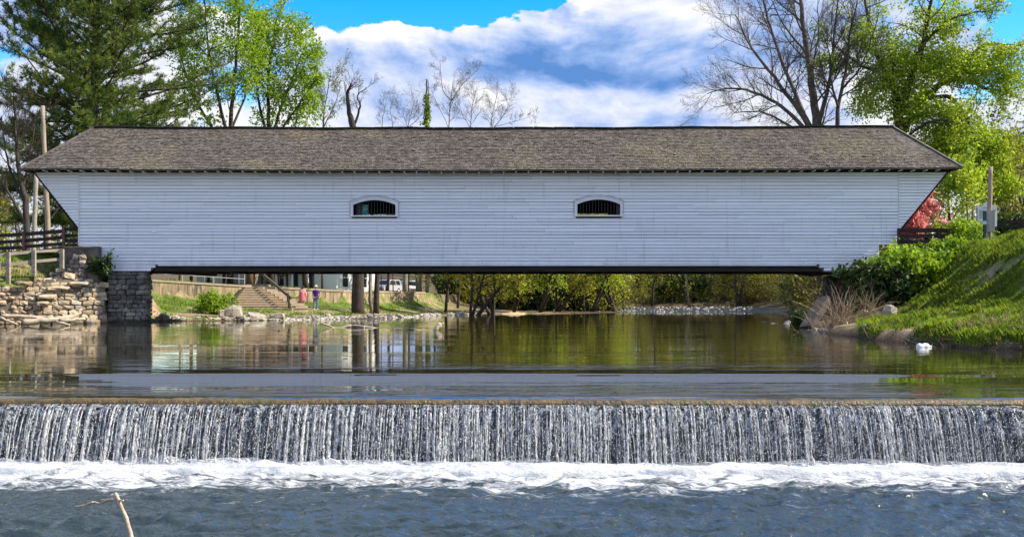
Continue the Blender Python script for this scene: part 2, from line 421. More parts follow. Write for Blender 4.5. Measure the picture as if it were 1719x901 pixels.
# ---------------------------------------------------------------- ground
RIVER = np.array([(-36, -5), (-36, 43.5), (-24.2, 52.0), (-20.25, 54.85), (-20.0, 56.0), (-19.9, 58.0), (-19.6, 60.6), (-17.2, 61.0), (-15.4, 62.2), (-13.1, 63.8), (-11.0, 68.2), (-8.1, 71.9),
                  (-6.8, 79), (-4.8, 89.9), (0, 98.9), (5.7, 104), (11.3, 116), (14, 130), (15, 165), (36, 165), (34, 135), (28.9, 116), (22.6, 86), (15.8, 60), (14.4, 54),
                  (12.5, 47), (10.3, 35), (9.9, 31), (9.8, 28.5), (10.0, 24.7), (10.95, 23.5), (12.5, 19), (12.5, -5)], dtype=float)
def river_dist(x, y):
    d = river_dist0(x, y)
    return d + 0.9 * fbm(x * 0.9, y * 0.7, 27, 4) * sst(-22, -16, x)
def river_dist0(x, y):
    d2 = np.full(x.shape, 1e18); inside = np.zeros(x.shape, bool)
    n = len(RIVER)
    for i in range(n):
        a = RIVER[i]; b = RIVER[(i + 1) % n]; e = b - a
        t = np.clip(((x - a[0]) * e[0] + (y - a[1]) * e[1]) / (e @ e), 0, 1)
        d2 = np.minimum(d2, (x - a[0] - t * e[0]) ** 2 + (y - a[1] - t * e[1]) ** 2)
        if a[1] != b[1]:
            c = ((a[1] > y) != (b[1] > y)) & (x < (b[0] - a[0]) * (y - a[1]) / (b[1] - a[1]) + a[0])
            inside ^= c
    d = np.sqrt(d2)
    return np.where(inside, -d, d)
WALL = np.array([(-70, 64, 2.4, 3.2), (-25.5, 76, 1.85, 2.71), (-19.9, 80, 1.2, 2.37), (-13.2, 86, 1.12, 2.05), (-8.2, 104, 1.3, 2.08), (-6, 125, 1.4, 2.1), (0, 165, 1.7, 2.1), (60, 220, 1.8, 2.2)])
def height(x, y):
    x = np.asarray(x, float); y = np.asarray(y, float)
    d = river_dist(x, y)
    n = fbm(x * 0.9, y * 0.9, 3) * 0.22 + fbm(x * 0.16, y * 0.16, 9) * 0.5 * sst(3, 15, d)
    bed = -np.minimum(1.3, 0.06 + 0.45 * np.abs(d))
    bed = np.where(y > 113, np.maximum(bed, -0.15 + 0.012 * (y - 116) + 0.25 * (fbm(x * 1.3, y * 1.3, 31))), bed)
    bed = np.where(y < 12.2, np.minimum(bed, -2.2), bed)
    # right bank
    xf = np.interp(y, [20, 32, 42, 52, 60, 90, 140], [13.6, 14.4, 15.7, 17.4, 18.8, 27, 36])
    cut = np.interp(y, [24, 34, 40, 56], [0.32, 0.30, 0.22, 0.15])
    shelf = cut * sst(0.0, 0.3, d) + 0.075 * np.minimum(d, 5)
    hill = 3.35 * sst(0, 1, (x - xf) / np.interp(y, [20, 60, 90], [5.2, 5.0, 12.0])) * np.interp(y, [60, 80, 100], [1, 1.0, 0.8])
    zr = shelf + hill + 0.02 * np.maximum(x - xf - 5, 0)
    zr = zr + (0.55 * fbm(x * 0.55, y * 0.55, 17, 3) + 0.30 * fbm(x * 1.9, y * 1.9, 18, 3)) * sst(0.3, 2.5, d)
    # left bank
    Yw = np.interp(x, WALL[:, 0], WALL[:, 1]); zb = np.interp(x, WALL[:, 0], WALL[:, 2]); zt = np.interp(x, WALL[:, 0], WALL[:, 3])
    dw = np.maximum(Yw - y, 0.0)
    tt = d / (d + dw * 0.7 + 1e-6)
    zl = 0.10 * sst(0, 0.4, d) + (zb - 0.1) * tt ** 1.8
    zl = np.where(y > Yw + 0.15, zt - 0.12, zl)
    m = sst(-20.7, -22.2, x) * sst(69, 63, y) * sst(52.5, 57.5, y)
    zl = zl * (1 - m) + 3.55 * m
    fr = (y < 60) & (x < -19.0)
    zfront = np.minimum(1.85, d * 4.0) + 1.7 * sst(0.6, 2.6, d)
    zl = np.where(fr, np.maximum(np.minimum(zl, 3.55) * sst(55, 60, y), np.minimum(zfront, 3.55) * sst(-19.9, -20.6, x)), zl)
    xc = np.interp(y, [0, 48, 56, 75, 90, 125, 200], [-5, -4, -2, 6, 10, 22, 26])
    out = np.where(x > xc, zr, zl) + n * np.where(d > 0.2, 1.0, 0.3)
    far = sst(120, 330, np.hypot(x, y)) * 7.0
    z = np.where(d > 0, out + far, bed)
    return np.where((y < 5), np.minimum(z, -0.95), z)
def hz(x, y): return float(height(np.array([x]), np.array([y]))[0])

def axis(parts):
    out = []
    for a, b, st in parts: out += list(np.arange(a, b, st))
    return np.array(out)
gx = axis([(-900, -200, 100), (-200, -60, 14), (-60, -32, 2.0), (-32, 32, 0.36), (32, 60, 2.0), (60, 200, 14), (200, 1000, 100)])
gy = axis([(-300, -20, 40), (-20, 8, 4), (8, 112, 0.42), (112, 190, 2.0), (190, 400, 20), (400, 1600, 120)])
X, Y = np.meshgrid(gx, gy)
Z = height(X, Y)
nx, ny = len(gx), len(gy)
ii = np.arange(nx * ny).reshape(ny, nx)
gf = np.stack([ii[:-1, :-1], ii[:-1, 1:], ii[1:, 1:], ii[1:, :-1]], -1).reshape(-1, 4)
def ground_mat():
    m = bpy.data.materials.new('bank soil and turf'); m.use_nodes = True
    t = NT(m.node_tree); b = t.n['Principled BSDF']
    pos = t.new('ShaderNodeNewGeometry').outputs['Position']; px_, py_, pz_ = t.xyz(pos)[:3]
    soil = t.mix(t.ss(t.noise(pos, 1.4, 6, 0.65), 0.35, 0.7), (0.36, 0.27, 0.17), (0.20, 0.135, 0.085))
    turf = t.mix(t.ss(t.noise(pos, 2.2, 6, 0.7), 0.35, 0.65), (0.15, 0.20, 0.035), (0.07, 0.115, 0.02))
    g = t.ss(t.m('ADD', t.noise(pos, 0.45, 5, 0.6), t.m('MULTIPLY', t.ss(pz_, 0.15, 1.1), 0.20)), 0.53, 0.63)
    slope = t.xyz(t.new('ShaderNodeNewGeometry').outputs['Normal'])[2]
    g = t.m('MULTIPLY', t.m('MULTIPLY', g, t.ss(slope, 0.55, 0.8)), t.ss(py_, 122.0, 108.0))
    col = t.mix(g, soil, turf)
    litter = t.mix(t.ss(t.noise(pos, 1.0, 5, 0.6), 0.4, 0.65), (0.13, 0.095, 0.06), (0.075, 0.07, 0.03))
    col = t.mix(t.ss(py_, 108.0, 122.0), col, litter)
    wet = t.ss(pz_, 0.02, t.m('MULTIPLY_ADD', t.ss(px_, 4.0, 8.0), 0.30, 0.14))  # damp soil at the waterline; taller right-bank band also paints the undercut's shade
    col = t.mix(t.m('SUBTRACT', 1.0, wet), col, (0.055, 0.04, 0.027))  # damp soil colour, also the painted shade of the right-bank undercut
    t.put(b.inputs['Base Color'], col); b.inputs['Roughness'].default_value = 0.95; b.inputs['Specular IOR Level'].default_value = 0.1
    bn = t.new('ShaderNodeBump'); bn.inputs['Distance'].default_value = 0.06
    t.l.new(t.noise(pos, 5.0, 6, 0.65), bn.inputs['Height']); t.l.new(bn.outputs[0], b.inputs['Normal'])
    return m
tag(fast_mesh('ground', np.stack([X, Y, Z], -1).reshape(-1, 3), gf, ground_mat(), smooth=True), kind='structure')

# ---------------------------------------------------------------- water
YL, ZLOW = 12.36, -0.72
def ylip(x): return YL - 0.018 * x
def water_mat(name, deep, bumps, rough=0.02, foam=None, lipwave=False, cal=None):
    m = bpy.data.materials.new(name); m.use_nodes = True
    t = NT(m.node_tree); b = t.n['Principled BSDF']
    pos = t.new('ShaderNodeNewGeometry').outputs['Position']; X_, Y_, Z_ = t.xyz(pos)[:3]
    b.inputs['Roughness'].default_value = rough; b.inputs['IOR'].default_value = 1.33
    hgt = None
    for (sx, sy, sc, amp, det) in bumps:
        h_ = t.m('MULTIPLY', t.noise(t.vm('MULTIPLY', pos, (sx, sy, 1)), sc, det, 0.5, 0.3), amp)
        hgt = h_ if hgt is None else t.m('ADD', hgt, h_)
    if lipwave:
        near = t.ss(Y_, 15.5, 13.2)
        h_ = t.m('MULTIPLY', t.noise(t.vm('MULTIPLY', pos, (0.22, 1.0, 1)), 2.6, 4, 0.55, 0.8), t.m('MULTIPLY', near, 0.017))
        hgt = t.m('ADD', hgt, h_)
        calm = t.ss(t.noise(t.vm('MULTIPLY', pos, (0.05, 0.35, 1)), 1.0, 3, 0.5), 0.42, 0.62, 0.25, 1.35)
        hgt = t.m('MULTIPLY', hgt, calm)
    bn = t.new('ShaderNodeBump'); bn.inputs['Distance'].default_value = 1.0
    t.l.new(hgt, bn.inputs['Height']); t.l.new(bn.outputs[0], b.inputs['Normal'])
    col = (*deep, 1)
    if foam is not None:
        edge = t.m('MULTIPLY_ADD', t.m('SUBTRACT', t.noise(t.vm('MULTIPLY', pos, (0.5, 1, 1)), 0.9, 3, 0.5), 0.5), 1.6, Y_)
        core = t.ss(edge, foam[0], foam[1])
        lace = t.noise(t.vm('MULTIPLY', pos, (0.55, 1.5, 1)), 4.2, 9, 0.72, 1.0)
        fm = t.ss(t.m('ADD', lace, t.m('MULTIPLY', core, 0.34)), 0.69, 0.90)
        col = t.mix(fm, deep, (0.56, 0.575, 0.575))
        t.put(b.inputs['Roughness'], t.m('MULTIPLY_ADD', fm, 0.5, rough))
    t.put(b.inputs['Base Color'], col)
    return m
M_pool = water_mat('still pool water', (0.026, 0.023, 0.009), [(0.5, 1.6, 1.4, 0.0055, 2), (0.35, 2.0, 5.0, 0.0014, 2)], lipwave=True)
px_ = axis([(-40, -10, 2), (-10, 10, 0.25), (10, 40, 2)])
py_ = axis([(0.10, 1.6, 0.05), (1.6, 6, 0.1), (6, 120, 4)])
PX, PY = np.meshgrid(px_, py_)
PS = 3.45 + 0.30 * fbm(PX * 0.4, PX * 0 + 3, 78, 3)
PZ = 0.048 - 0.016 * np.clip(PS - PY, 0, 3.35) - 0.022 * np.clip(PS - PY, 0, 0.35) - 0.02 * sst(0.35, 0.1, PY) + 0.010 * fbm(PX * 0.8, PY * 3.0, 77) * sst(2.6, 1.2, PY) * 0.5
PYY = PY + ylip(PX) * sst(8, 0.0, PY) + YL * (1 - sst(8, 0.0, PY))
k = np.arange(PX.size).reshape(PX.shape)
tag(fast_mesh('river_pool_water', np.stack([PX, PYY, PZ], -1).reshape(-1, 3), np.stack([k[:-1, :-1], k[:-1, 1:], k[1:, 1:], k[1:, :-1]], -1).reshape(-1, 4), M_pool, smooth=True), kind='structure')

# riffle upstream: a shallow run sloping up round the bend
M_riffle = water_mat('riffle water', (0.05, 0.055, 0.05), [(0.6, 1, 2.2, 0.22, 4), (1, 1.5, 7, 0.03, 3)], rough=0.06)
RX, RY = np.meshgrid(np.linspace(8, 38, 57), np.linspace(115.5, 165, 84))
RZ = 0.048 + 0.42 * sst(115.5, 150, RY) + 0.10 * fbm(RX * 1.1, RY * 1.1, 41) * sst(116, 119, RY)
k = np.arange(RX.size).reshape(RX.shape)
tag(fast_mesh('riffle_water', np.stack([RX, RY, RZ], -1).reshape(-1, 3), np.stack([k[:-1, :-1], k[:-1, 1:], k[1:, 1:], k[1:, :-1]], -1).reshape(-1, 4), M_riffle, smooth=True), kind='structure')

# lower river: real chop, foam below the fall
LX, LY = np.meshgrid(axis([(-16, -7, 0.12), (-7, 7, 0.036), (7, 16, 0.12)]), axis([(4.6, 7.6, 0.10), (7.6, 12.3, 0.027)]))
LZ = np.zeros_like(LX)
for i in range(54):
    lam = 0.075 * (1.062 ** i) * (0.9 + 0.2 * rnd.random()); th = rnd.gauss(math.pi / 2 + 0.25, 0.55); kk = 2 * math.pi / lam
    ph = rnd.random() * 6.28
    a = 0.0125 * lam ** 0.75 * (0.40 if lam > 0.5 else 0.8)
    arg = kk * (LX * math.cos(th) + LY * math.sin(th)) + ph + 2.2 * fbm(LX * 0.9 + i, LY * 0.9, i, 2)
    LZ += a * (1 - 2 * np.abs(np.sin(arg * 0.5)) ** 1.3)
LZ *= 0.85 + 1.0 * (fbm(LX * 0.7, LY * 0.7, 5, 2) + 0.25)
LZ += 0.16 * np.maximum(fbm(LX * 2.2, LY * 3.0, 21, 5) + 0.1, -0.05) * sst(10.7, 11.5, LY) * 0.5
M_lower = water_mat('choppy river water', (0.030, 0.044, 0.047), [(0.8, 1, 9.0, 0.028, 4), (0.7, 1, 26.0, 0.011, 3)], rough=0.07, foam=(9.2, 11.7))
k = np.arange(LX.size).reshape(LX.shape)
tag(fast_mesh('river_water', np.stack([LX, LY, LZ + ZLOW], -1).reshape(-1, 3), np.stack([k[:-1, :-1], k[:-1, 1:], k[1:, 1:], k[1:, :-1]], -1).reshape(-1, 4), M_lower, smooth=True), kind='structure')

# weir: dark concrete sill with a mossy crest
weir = thing('weir', (0, 12.8, -1.8), 'low dark concrete weir with a brown mossy crest under the falling water', 'weir')
b = MB()
xs = np.linspace(-16, 16, 65)
prof = [(0.01, -2.2), (0.0, -0.16), (0.0, -0.10), (0.9, -0.14), (1.0, -2.2)]
vs = []
for x in xs:
    for (o_, z_) in prof: vs.append((x, ylip(x) + o_, z_))
fs = []
for i in range(len(xs) - 1):
    for j in range(len(prof) - 1): fs.append((i * 5 + j, (i + 1) * 5 + j, (i + 1) * 5 + j + 1, i * 5 + j + 1))
b.add(vs, fs)
M_wet = pm('wet dark concrete', (0.022, 0.024, 0.028), (0.045, 0.047, 0.05), 3.0, 0.3, 0.02, 9, stretch=(2, 1, 0.4), spec=0.5)
M_moss = pm('wet brown moss', (0.17, 0.105, 0.025), (0.065, 0.045, 0.015), 5.0, 0.35, 0.03, 26, spec=0.5, c3=(0.10, 0.10, 0.02), scale3=1.2)
b.build('sill', M_wet, weir)
b = MB(); vs = []; xs = np.linspace(-16, 16, 640)
prof = [(0.30, -0.105), (0.16, -0.030), (0.09, -0.012), (0.03, -0.014), (-0.015, -0.030), (-0.03, -0.06), (-0.03, -0.09), (-0.004, -0.105)]
for i, x in enumerate(xs):
    j_ = 0.010 * (rnd.random() - 0.5) + 0.022 * float(fbm(np.array([x * 2.2]), np.array([0.5]), 8)[0])
    for q_, (o_, z_) in enumerate(prof): vs.append((x, ylip(x) + o_, z_ + (j_ if 1 < q_ < 7 else 0)))
n_ = len(prof)
b.add(vs, [(i * n_ + j, (i + 1) * n_ + j, (i + 1) * n_ + j + 1, i * n_ + j + 1) for i in range(len(xs) - 1) for j in range(n_ - 1)])
b.build('crest', M_moss, weir, smooth=True)

# falling water: many separate ragged streams and a thin film
def fall_mat():
    m = bpy.data.materials.new('falling water'); m.use_nodes = True
    t = NT(m.node_tree); b = t.n['Principled BSDF']; out = t.n['Material Output']
    pos = t.new('ShaderNodeNewGeometry').outputs['Position']
    b.inputs['Base Color'].default_value = (0.68, 0.69, 0.69, 1); b.inputs['Roughness'].default_value = 0.16
    b.inputs['IOR'].default_value = 1.33
    tr = t.new('ShaderNodeBsdfTransparent'); ms = t.new('ShaderNodeMixShader')
    n1 = t.noise(t.vm('MULTIPLY', pos, (1.0, 1.0, 0.35)), 42.0, 3, 0.6)
    t.put(ms.inputs[0], t.ss(n1, 0.36, 0.66, 0.05, 0.85))
    bn = t.new('ShaderNodeBump'); bn.inputs['Distance'].default_value = 0.02
    t.l.new(t.noise(t.vm('MULTIPLY', pos, (1, 1, 0.5)), 60.0, 3, 0.6), bn.inputs['Height']); t.l.new(bn.outputs[0], b.inputs['Normal'])
    t.l.new(tr.outputs[0], ms.inputs[1]); t.l.new(b.outputs[0], ms.inputs[2]); t.l.new(ms.outputs[0], out.inputs[0])
    return m
M_fall = fall_mat()
fv = []; ff = []; base = 0
def fall_pt(x, s_, v0, wob):
    """s_ runs 0..1 down the fall"""
    drop = 0.70 * s_
    tm = math.sqrt(2 * drop / 9.8)
    return (x + wob, ylip(x) - 0.035 - v0 * tm, -0.07 - drop)
x = -8.6
streams = []
while x < 8.6:
    x += rnd.choice((0.010, 0.016, 0.024, 0.034)) * (0.6 + rnd.random())
    den = 1.9 * float(fbm(np.array([x * 1.7]), np.array([3.3]), 55, 4)[0])
    if den < -0.30 and rnd.random() < 0.6: continue
    streams.append((x, (0.0026 + 0.0090 * rnd.random() ** 2.4) * max(0.5, 1.0 + 1.2 * den), 0.75 + 0.45 * rnd.random()))
SEG = 26; NS = 5
for (x, r, v0) in streams:
    ph = rnd.random() * 100; start = 0.0 if rnd.random() < 0.75 else rnd.random() * 0.4; end = 1.0
    wamp = 0.012 + 0.014 * rnd.random(); drift = rnd.gauss(0, 0.018)
    ts = np.linspace(start, end, SEG)
    wob = wamp * fbm(ts * 6 + ph, ts * 0 + ph, 61, 3) * 2 * ts + drift * ts * ts
    rad_ = r * (0.55 + 1.7 * np.abs(fbm(ts * 14 + ph, ts * 0 + 1.7 * ph, 62, 3)) * 2) * (1 + 0.5 * ts)
    for i, s_ in enumerate(ts):
        c = fall_pt(x, s_, v0, wob[i])
        for j in range(NS):
            th = 2 * math.pi * j / NS
            fv.append((c[0] + rad_[i] * math.cos(th), c[1] + rad_[i] * math.sin(th), c[2] + 0.004 * math.sin(th * 2 + i)))
    for i in range(SEG - 1):
        for j in range(NS):
            ff.append((base + i * NS + j, base + i * NS + (j + 1) % NS, base + (i + 1) * NS + (j + 1) % NS, base + (i + 1) * NS + j))
    base += SEG * NS
# droplets thrown between the streams
def octa(c, r):
    global base
    x, y, z = c
    fv.extend([(x + r, y, z), (x - r, y, z), (x, y + r, z), (x, y - r, z), (x, y, z + 1.5 * r), (x, y, z - 1.5 * r)])
    for a_, b_, c_ in ((0, 2, 4), (2, 1, 4), (1, 3, 4), (3, 0, 4), (2, 0, 5), (1, 2, 5), (3, 1, 5), (0, 3, 5)): ff.append((base + a_, base + b_, base + c_, base + c_))
    base += 6
for i in range(12000):
    x = rnd.uniform(-8.4, 8.4); s_ = rnd.random() ** 0.6
    c = fall_pt(x, s_, 0.8 + 0.6 * rnd.random(), rnd.gauss(0, 0.01))
    octa(c, 0.003 + 0.005 * rnd.random())
me = bpy.data.meshes.new('waterfall'); me.from_pydata(fv, [], [f if f[2] != f[3] else f[:3] for f in ff])
tag(link('waterfall', me, M_fall, None, True, fix=False), kind='structure')

# thin broken film between the streams
def film_mat():
    m = bpy.data.materials.new('thin falling film'); m.use_nodes = True
    t = NT(m.node_tree); b = t.n['Principled BSDF']; out = t.n['Material Output']
    pos = t.new('ShaderNodeNewGeometry').outputs['Position']; z_ = t.xyz(pos)[2]
    b.inputs['Base Color'].default_value = (0.42, 0.45, 0.48, 1); b.inputs['Roughness'].default_value = 0.12; b.inputs['IOR'].default_value = 1.33
    tr = t.new('ShaderNodeBsdfTransparent'); ms = t.new('ShaderNodeMixShader')
    a_ = t.noise(t.vm('MULTIPLY', pos, (1, 1, 0.10)), 20.0, 4, 0.65)
    b_ = t.noise(t.vm('MULTIPLY', pos, (1, 1, 0.55)), 55.0, 3, 0.6)
    f_ = t.m('ADD', t.m('MULTIPLY', a_, 0.65), t.m('MULTIPLY', b_, 0.5))
    t.put(ms.inputs[0], t.m('MULTIPLY', t.ss(f_, 0.50, 0.72), t.ss(z_, ZLOW, -0.10, 0.45, 0.85)))
    bn = t.new('ShaderNodeBump'); bn.inputs['Distance'].default_value = 0.02
    t.l.new(t.noise(t.vm('MULTIPLY', pos, (1, 1, 0.3)), 40.0, 4, 0.6), bn.inputs['Height']); t.l.new(bn.outputs[0], b.inputs['Normal'])
    t.l.new(tr.outputs[0], ms.inputs[1]); t.l.new(b.outputs[0], ms.inputs[2]); t.l.new(ms.outputs[0], out.inputs[0])
    return m
gx_ = np.arange(-8.8, 8.8, 0.02); sv_ = np.linspace(0, 1, 22)
fvv = np.array([[(x_, ylip(x_) - 0.035 - 0.85 * math.sqrt(2 * 0.70 * s_ / 9.8) + 0.02 * math.sin(x_ * 37 + 3 * math.sin(x_ * 5)), -0.07 - 0.70 * s_) for x_ in gx_] for s_ in sv_]).reshape(-1, 3)
k = np.arange(len(fvv)).reshape(len(sv_), len(gx_))
tag(fast_mesh('waterfall_film', fvv, np.stack([k[:-1, :-1], k[:-1, 1:], k[1:, 1:], k[1:, :-1]], -1).reshape(-1, 4), film_mat(), smooth=True), kind='structure')

# froth at the foot of the fall
FX, FY = np.meshgrid(np.arange(-11, 11, 0.025), np.linspace(0, 1, 44))
yy = ylip(FX) - 0.20 - 0.65 * FY * (1 + 0.9 * fbm(FX * 0.8, FX * 0 + 4, 74, 4)) + 0.10 * fbm(FX * 2.1, FY * 4, 71, 4)
lump = np.maximum(fbm(FX * 2.6, FY * 7.0, 72, 6) + 0.10, 0.0)
zz = ZLOW + (0.02 + 0.17 * lump * (1 + 1.2 * fbm(FX * 0.6, FX * 0 + 2, 73, 2))) * sst(0.0, 0.10, FY) * sst(1.0, 0.3, FY) - 0.30 * sst(0.72, 1.0, FY) + 0.01
M_foam = pm('white froth', (0.60, 0.61, 0.60), (0.44, 0.46, 0.46), 5.0, 0.55, 0.03, 16, stretch=(0.6, 1.4, 1), c3=(0.34, 0.38, 0.39), scale3=3.2, con3=(0.58, 0.72))
k = np.arange(FX.size).reshape(FX.shape)
tag(fast_mesh('foam', np.stack([FX, yy, zz], -1).reshape(-1, 3), np.stack([k[:-1, :-1], k[:-1, 1:], k[1:, 1:], k[1:, :-1]], -1).reshape(-1, 4), M_foam, smooth=True), kind='stuff')

# ---------------------------------------------------------------- covered bridge
BY = 55.0
bridge = thing('covered_bridge', (0, 58, 2.5), 'long white clapboard covered bridge with a grey shingle roof spanning the river', 'covered bridge')
def sag(x): return 0.10 * (x / 22.0) ** 2 + 0.035 * (x / 22.0) + 0.016 * math.sin(x * 0.83 + 0.4) + 0.010 * math.sin(x * 2.1)
ridgeY, ridgeZ, eaveY, eaveZ = 57.65, az(215.5, 57.65), 54.35, az(285.2, 54.35)
RL0, RR0, RL1, RR1 = ax(160, ridgeY), ax(1498, ridgeY), ax(33, eaveY), ax(1616, eaveY)
def slope_pt(x, s, up=0.0):
    """point on the front slope; s = 0 ridge .. 1 eave; up = height off the deck"""
    nl = math.hypot(ridgeY - eaveY, ridgeZ - eaveZ)
    ny_, nz_ = -(ridgeZ - eaveZ) / nl, (ridgeY - eaveY) / nl
    return Vector((x, ridgeY + (eaveY - ridgeY) * s + ny_ * up, ridgeZ + (eaveZ - ridgeZ) * s + sag(x) + nz_ * up))
backY = 2 * ridgeY - eaveY
roof = None
b = MB()
N = 40
top = []; fr = []; bk = []
vs = []
for i in range(N + 1):
    t = i / N
    for (xa, xb, s) in ((RL0, RR0, 0), (RL1, RR1, 1)):
        x = xa + (xb - xa) * t
        p = slope_pt(x, s); vs += [p, p - Vector((0, 0, 0.07))]
        if s: vs += [Vector((p.x, backY, p.z)), Vector((p.x, backY, p.z - 0.07))]
fs = []
for i in range(N):
    a = i * 6; c = a + 6
    fs += [(a, c, c + 2, a + 2), (a, a + 4, c + 4, c), (a + 1, a + 3, c + 3, c + 1), (a + 1, c + 1, c + 5, a + 5), (a + 2, c + 2, c + 3, a + 3), (a + 4, a + 5, c + 5, c + 4)]
fs += [(0, 2, 4), (1, 5, 3), (2, 3, 5, 4), (N * 6, N * 6 + 4, N * 6 + 2), (N * 6 + 1, N * 6 + 3, N * 6 + 5), (N * 6 + 2, N * 6 + 4, N * 6 + 5, N * 6 + 3)]
b.add(vs, fs)
roof = b.build('roof', pm('roof deck', (0.16, 0.14, 0.125), (0.09, 0.08, 0.07), 3.0, 0.9), bridge)
sv = []; sf = []
NC = 28
for c in range(NC):
    s0 = c / NC; s1 = (c + 1) / NC
    x = RL0 + (RL1 - RL0) * s1 + rnd.random() * 0.05; xe = RR0 + (RR1 - RR0) * s1
    while x < xe - 0.03:
        w_ = min(rnd.uniform(0.07, 0.15), xe - x)
        j = rnd.gauss(0, 0.0016) + (0.006 if rnd.random() < 0.04 else 0)
        lift = 0.020 + rnd.random() * 0.022 + (0.03 if rnd.random() < 0.02 else 0)
        o_ = len(sv); xr_ = x + w_ - 0.012
        ups = (0.005, lift)
        sA = max(0, s0 - 0.004); sB = s1 + 0.003 + j
        for (s_, up) in ((sA, 0.006), (sB, lift), (sB, lift - 0.018)):
            sv += [tuple(slope_pt(x, s_, up)), tuple(slope_pt(xr_, s_, up))]
        sf += [(o_, o_ + 2, o_ + 3, o_ + 1), (o_ + 2, o_ + 4, o_ + 5, o_ + 3), (o_, o_ + 4, o_ + 2, o_ + 2), (o_ + 1, o_ + 3, o_ + 5, o_ + 5)]
        x += w_
me = bpy.data.meshes.new('shingles'); vv = (np.array(sv) - np.array(ROOT[bridge.name])).tolist()
me.from_pydata(vv, [], [f if f[2] != f[3] else f[:3] for f in sf])
sh = link('shingles', me, M_shingle, roof); tag(sh, kind='stuff')
b = MB()
for i in range(N):
    xa = RL0 + (RR0 - RL0) * i / N; xb = RL0 + (RR0 - RL0) * (i + 1) / N
    b.bar(slope_pt(xa, 0) + Vector((0, -0.10, 0.01)), slope_pt(xb - 0.02, 0) + Vector((0, -0.10, 0.01 + rnd.gauss(0, 0.006))), 0.22, 0.05)
b.build('ridge_board', pm('ridge cap', (0.085, 0.075, 0.07), (0.05, 0.045, 0.042), 3.0, 0.9), roof)
M_hip = pm('hip board', (0.16, 0.14, 0.125), (0.09, 0.08, 0.07), 3.0, 0.9)
for (xa, xb) in ((RL0, RL1), (RR0, RR1)):
    for yb in (eaveY, backY):
        p = slope_pt(xa, 0) + Vector((0, 0, 0.03)); q = slope_pt(xb, 1) + Vector((0, 0, 0.03)); q.y = yb
        MB().bar(p, q, 0.2, 0.05).build('hip_board', M_hip, roof)
for i in range(1, 74):
    x = RL1 + 0.5 + i * (RR1 - RL1 - 1.0) / 74
    p = slope_pt(x, 1)
    MB().box((x - 0.03, p.y + 0.06, p.z - 0.118), (x + 0.03, p.y + 0.62, p.z - 0.072)).build('rafter_tail', M_trim, bridge)
MB().box((RL1 + 0.5, 54.95, eaveZ - 0.05), (RR1 - 0.5, 54.985, eaveZ + 0.10)).build('eave_shade_strip', M_darkwood, bridge)  # dark strip standing in for the shadow line under the eave

# walls: sheathing with window holes, then each board on its own
WX0, WX1 = ax(133, BY), ax(1508, BY)
WZT = az(284, BY); WZB = az(455, BY); WZM = az(446, BY)
wins = [(ax(593, BY), ax(664, BY)), (ax(969, BY), ax(1041, BY))]
winz = [(az(361.5, BY), az(344, BY), az(336, BY)), (az(361, BY), az(343, BY), az(335, BY))]
fwall = MB()
def sheath(mb, y0, y1, hole_top=0.0):
    xs_ = [WX0 + 0.02, wins[0][0], wins[0][1], wins[1][0], wins[1][1], WX1 - 0.02]
    mb.box((xs_[0], y0, WZM), (xs_[1], y1, WZT)); mb.box((xs_[2], y0, WZM), (xs_[3], y1, WZT)); mb.box((xs_[4], y0, WZM), (ax(1476, BY), y1, WZT)); mb.box((ax(1476, BY), y0, az(410, BY)), (xs_[5], y1, WZT))
    for i in range(2):
        xa, xb = wins[i]; zb, zs, zt = winz[i]
        mb.box((xa, y0, WZM), (xb, y1, zb)); mb.box((xa, y0, zt + 0.02 - hole_top), (xb, y1, WZT))
    return mb
sheath(fwall, 55.045, 55.10)
zl_ = [(ax(165, BY), WZB), (ax(253, BY), WZB), (ax(265, BY), WZM), (WX0 + 0.02, WZM), (WX0 + 0.02, WZB)]
fwall.ext([(WX0 + 0.02, WZB + 0.01), (ax(253, BY), WZB + 0.01), (ax(264, BY), WZM - 0.001), (WX0 + 0.02, WZM - 0.001)], 55.045, 55.10)
fwall.ext([(ax(1383, BY), WZB - 0.05), (ax(1476, BY), WZB - 0.05), (ax(1476, BY), WZM - 0.001), (ax(1371, BY), WZM - 0.001)], 55.045, 55.10)
LW = [(ax(54, BY), az(285, BY)), (ax(131, BY), az(381, BY))]
RW = [(ax(1594, BY), az(283, BY)), (ax(1511, BY), az(384, BY))]
fwall.ext([(LW[0][0] + 0.08, WZT), (WX0 - 0.0, WZT), (WX0 - 0.0, LW[1][1] + 0.05), (LW[1][0] + 0.05, LW[1][1] + 0.05)], 55.045, 55.10)
fwall.ext([(RW[0][0] - 0.08, WZT), (RW[1][0] - 0.05, RW[1][1] + 0.05), (WX1 + 0.0, RW[1][1] + 0.05), (WX1 + 0.0, WZT)], 55.045, 55.10)
front_wall = fwall.build('front_wall', M_sheath, bridge)
def board(xa0, xb0, z0, xa1, xb1, z1, parent, dz=(0, 0)):
    """clapboard; lower edge proud; the ends may be cut on the slant"""
    yb, yt = 54.985 + rnd.gauss(0, 0.003), 55.015
    z0a, z0b = z0 + dz[0], z0 + dz[1]
    MB().add([(xa0, yb, z0a), (xb0, yb, z0b), (xb0, 55.043, z0b), (xa0, 55.043, z0a), (xa1, yt, z1), (xb1, yt, z1), (xb1, 55.043, z1), (xa1, 55.043, z1)],
             [(0, 3, 2, 1), (4, 5, 6, 7), (0, 1, 5, 4), (1, 2, 6, 5), (2, 3, 7, 6), (3, 0, 4, 7)]).build('siding_board', M_paint, parent)
NCO = 31
chh = (WZT - WZB) / NCO
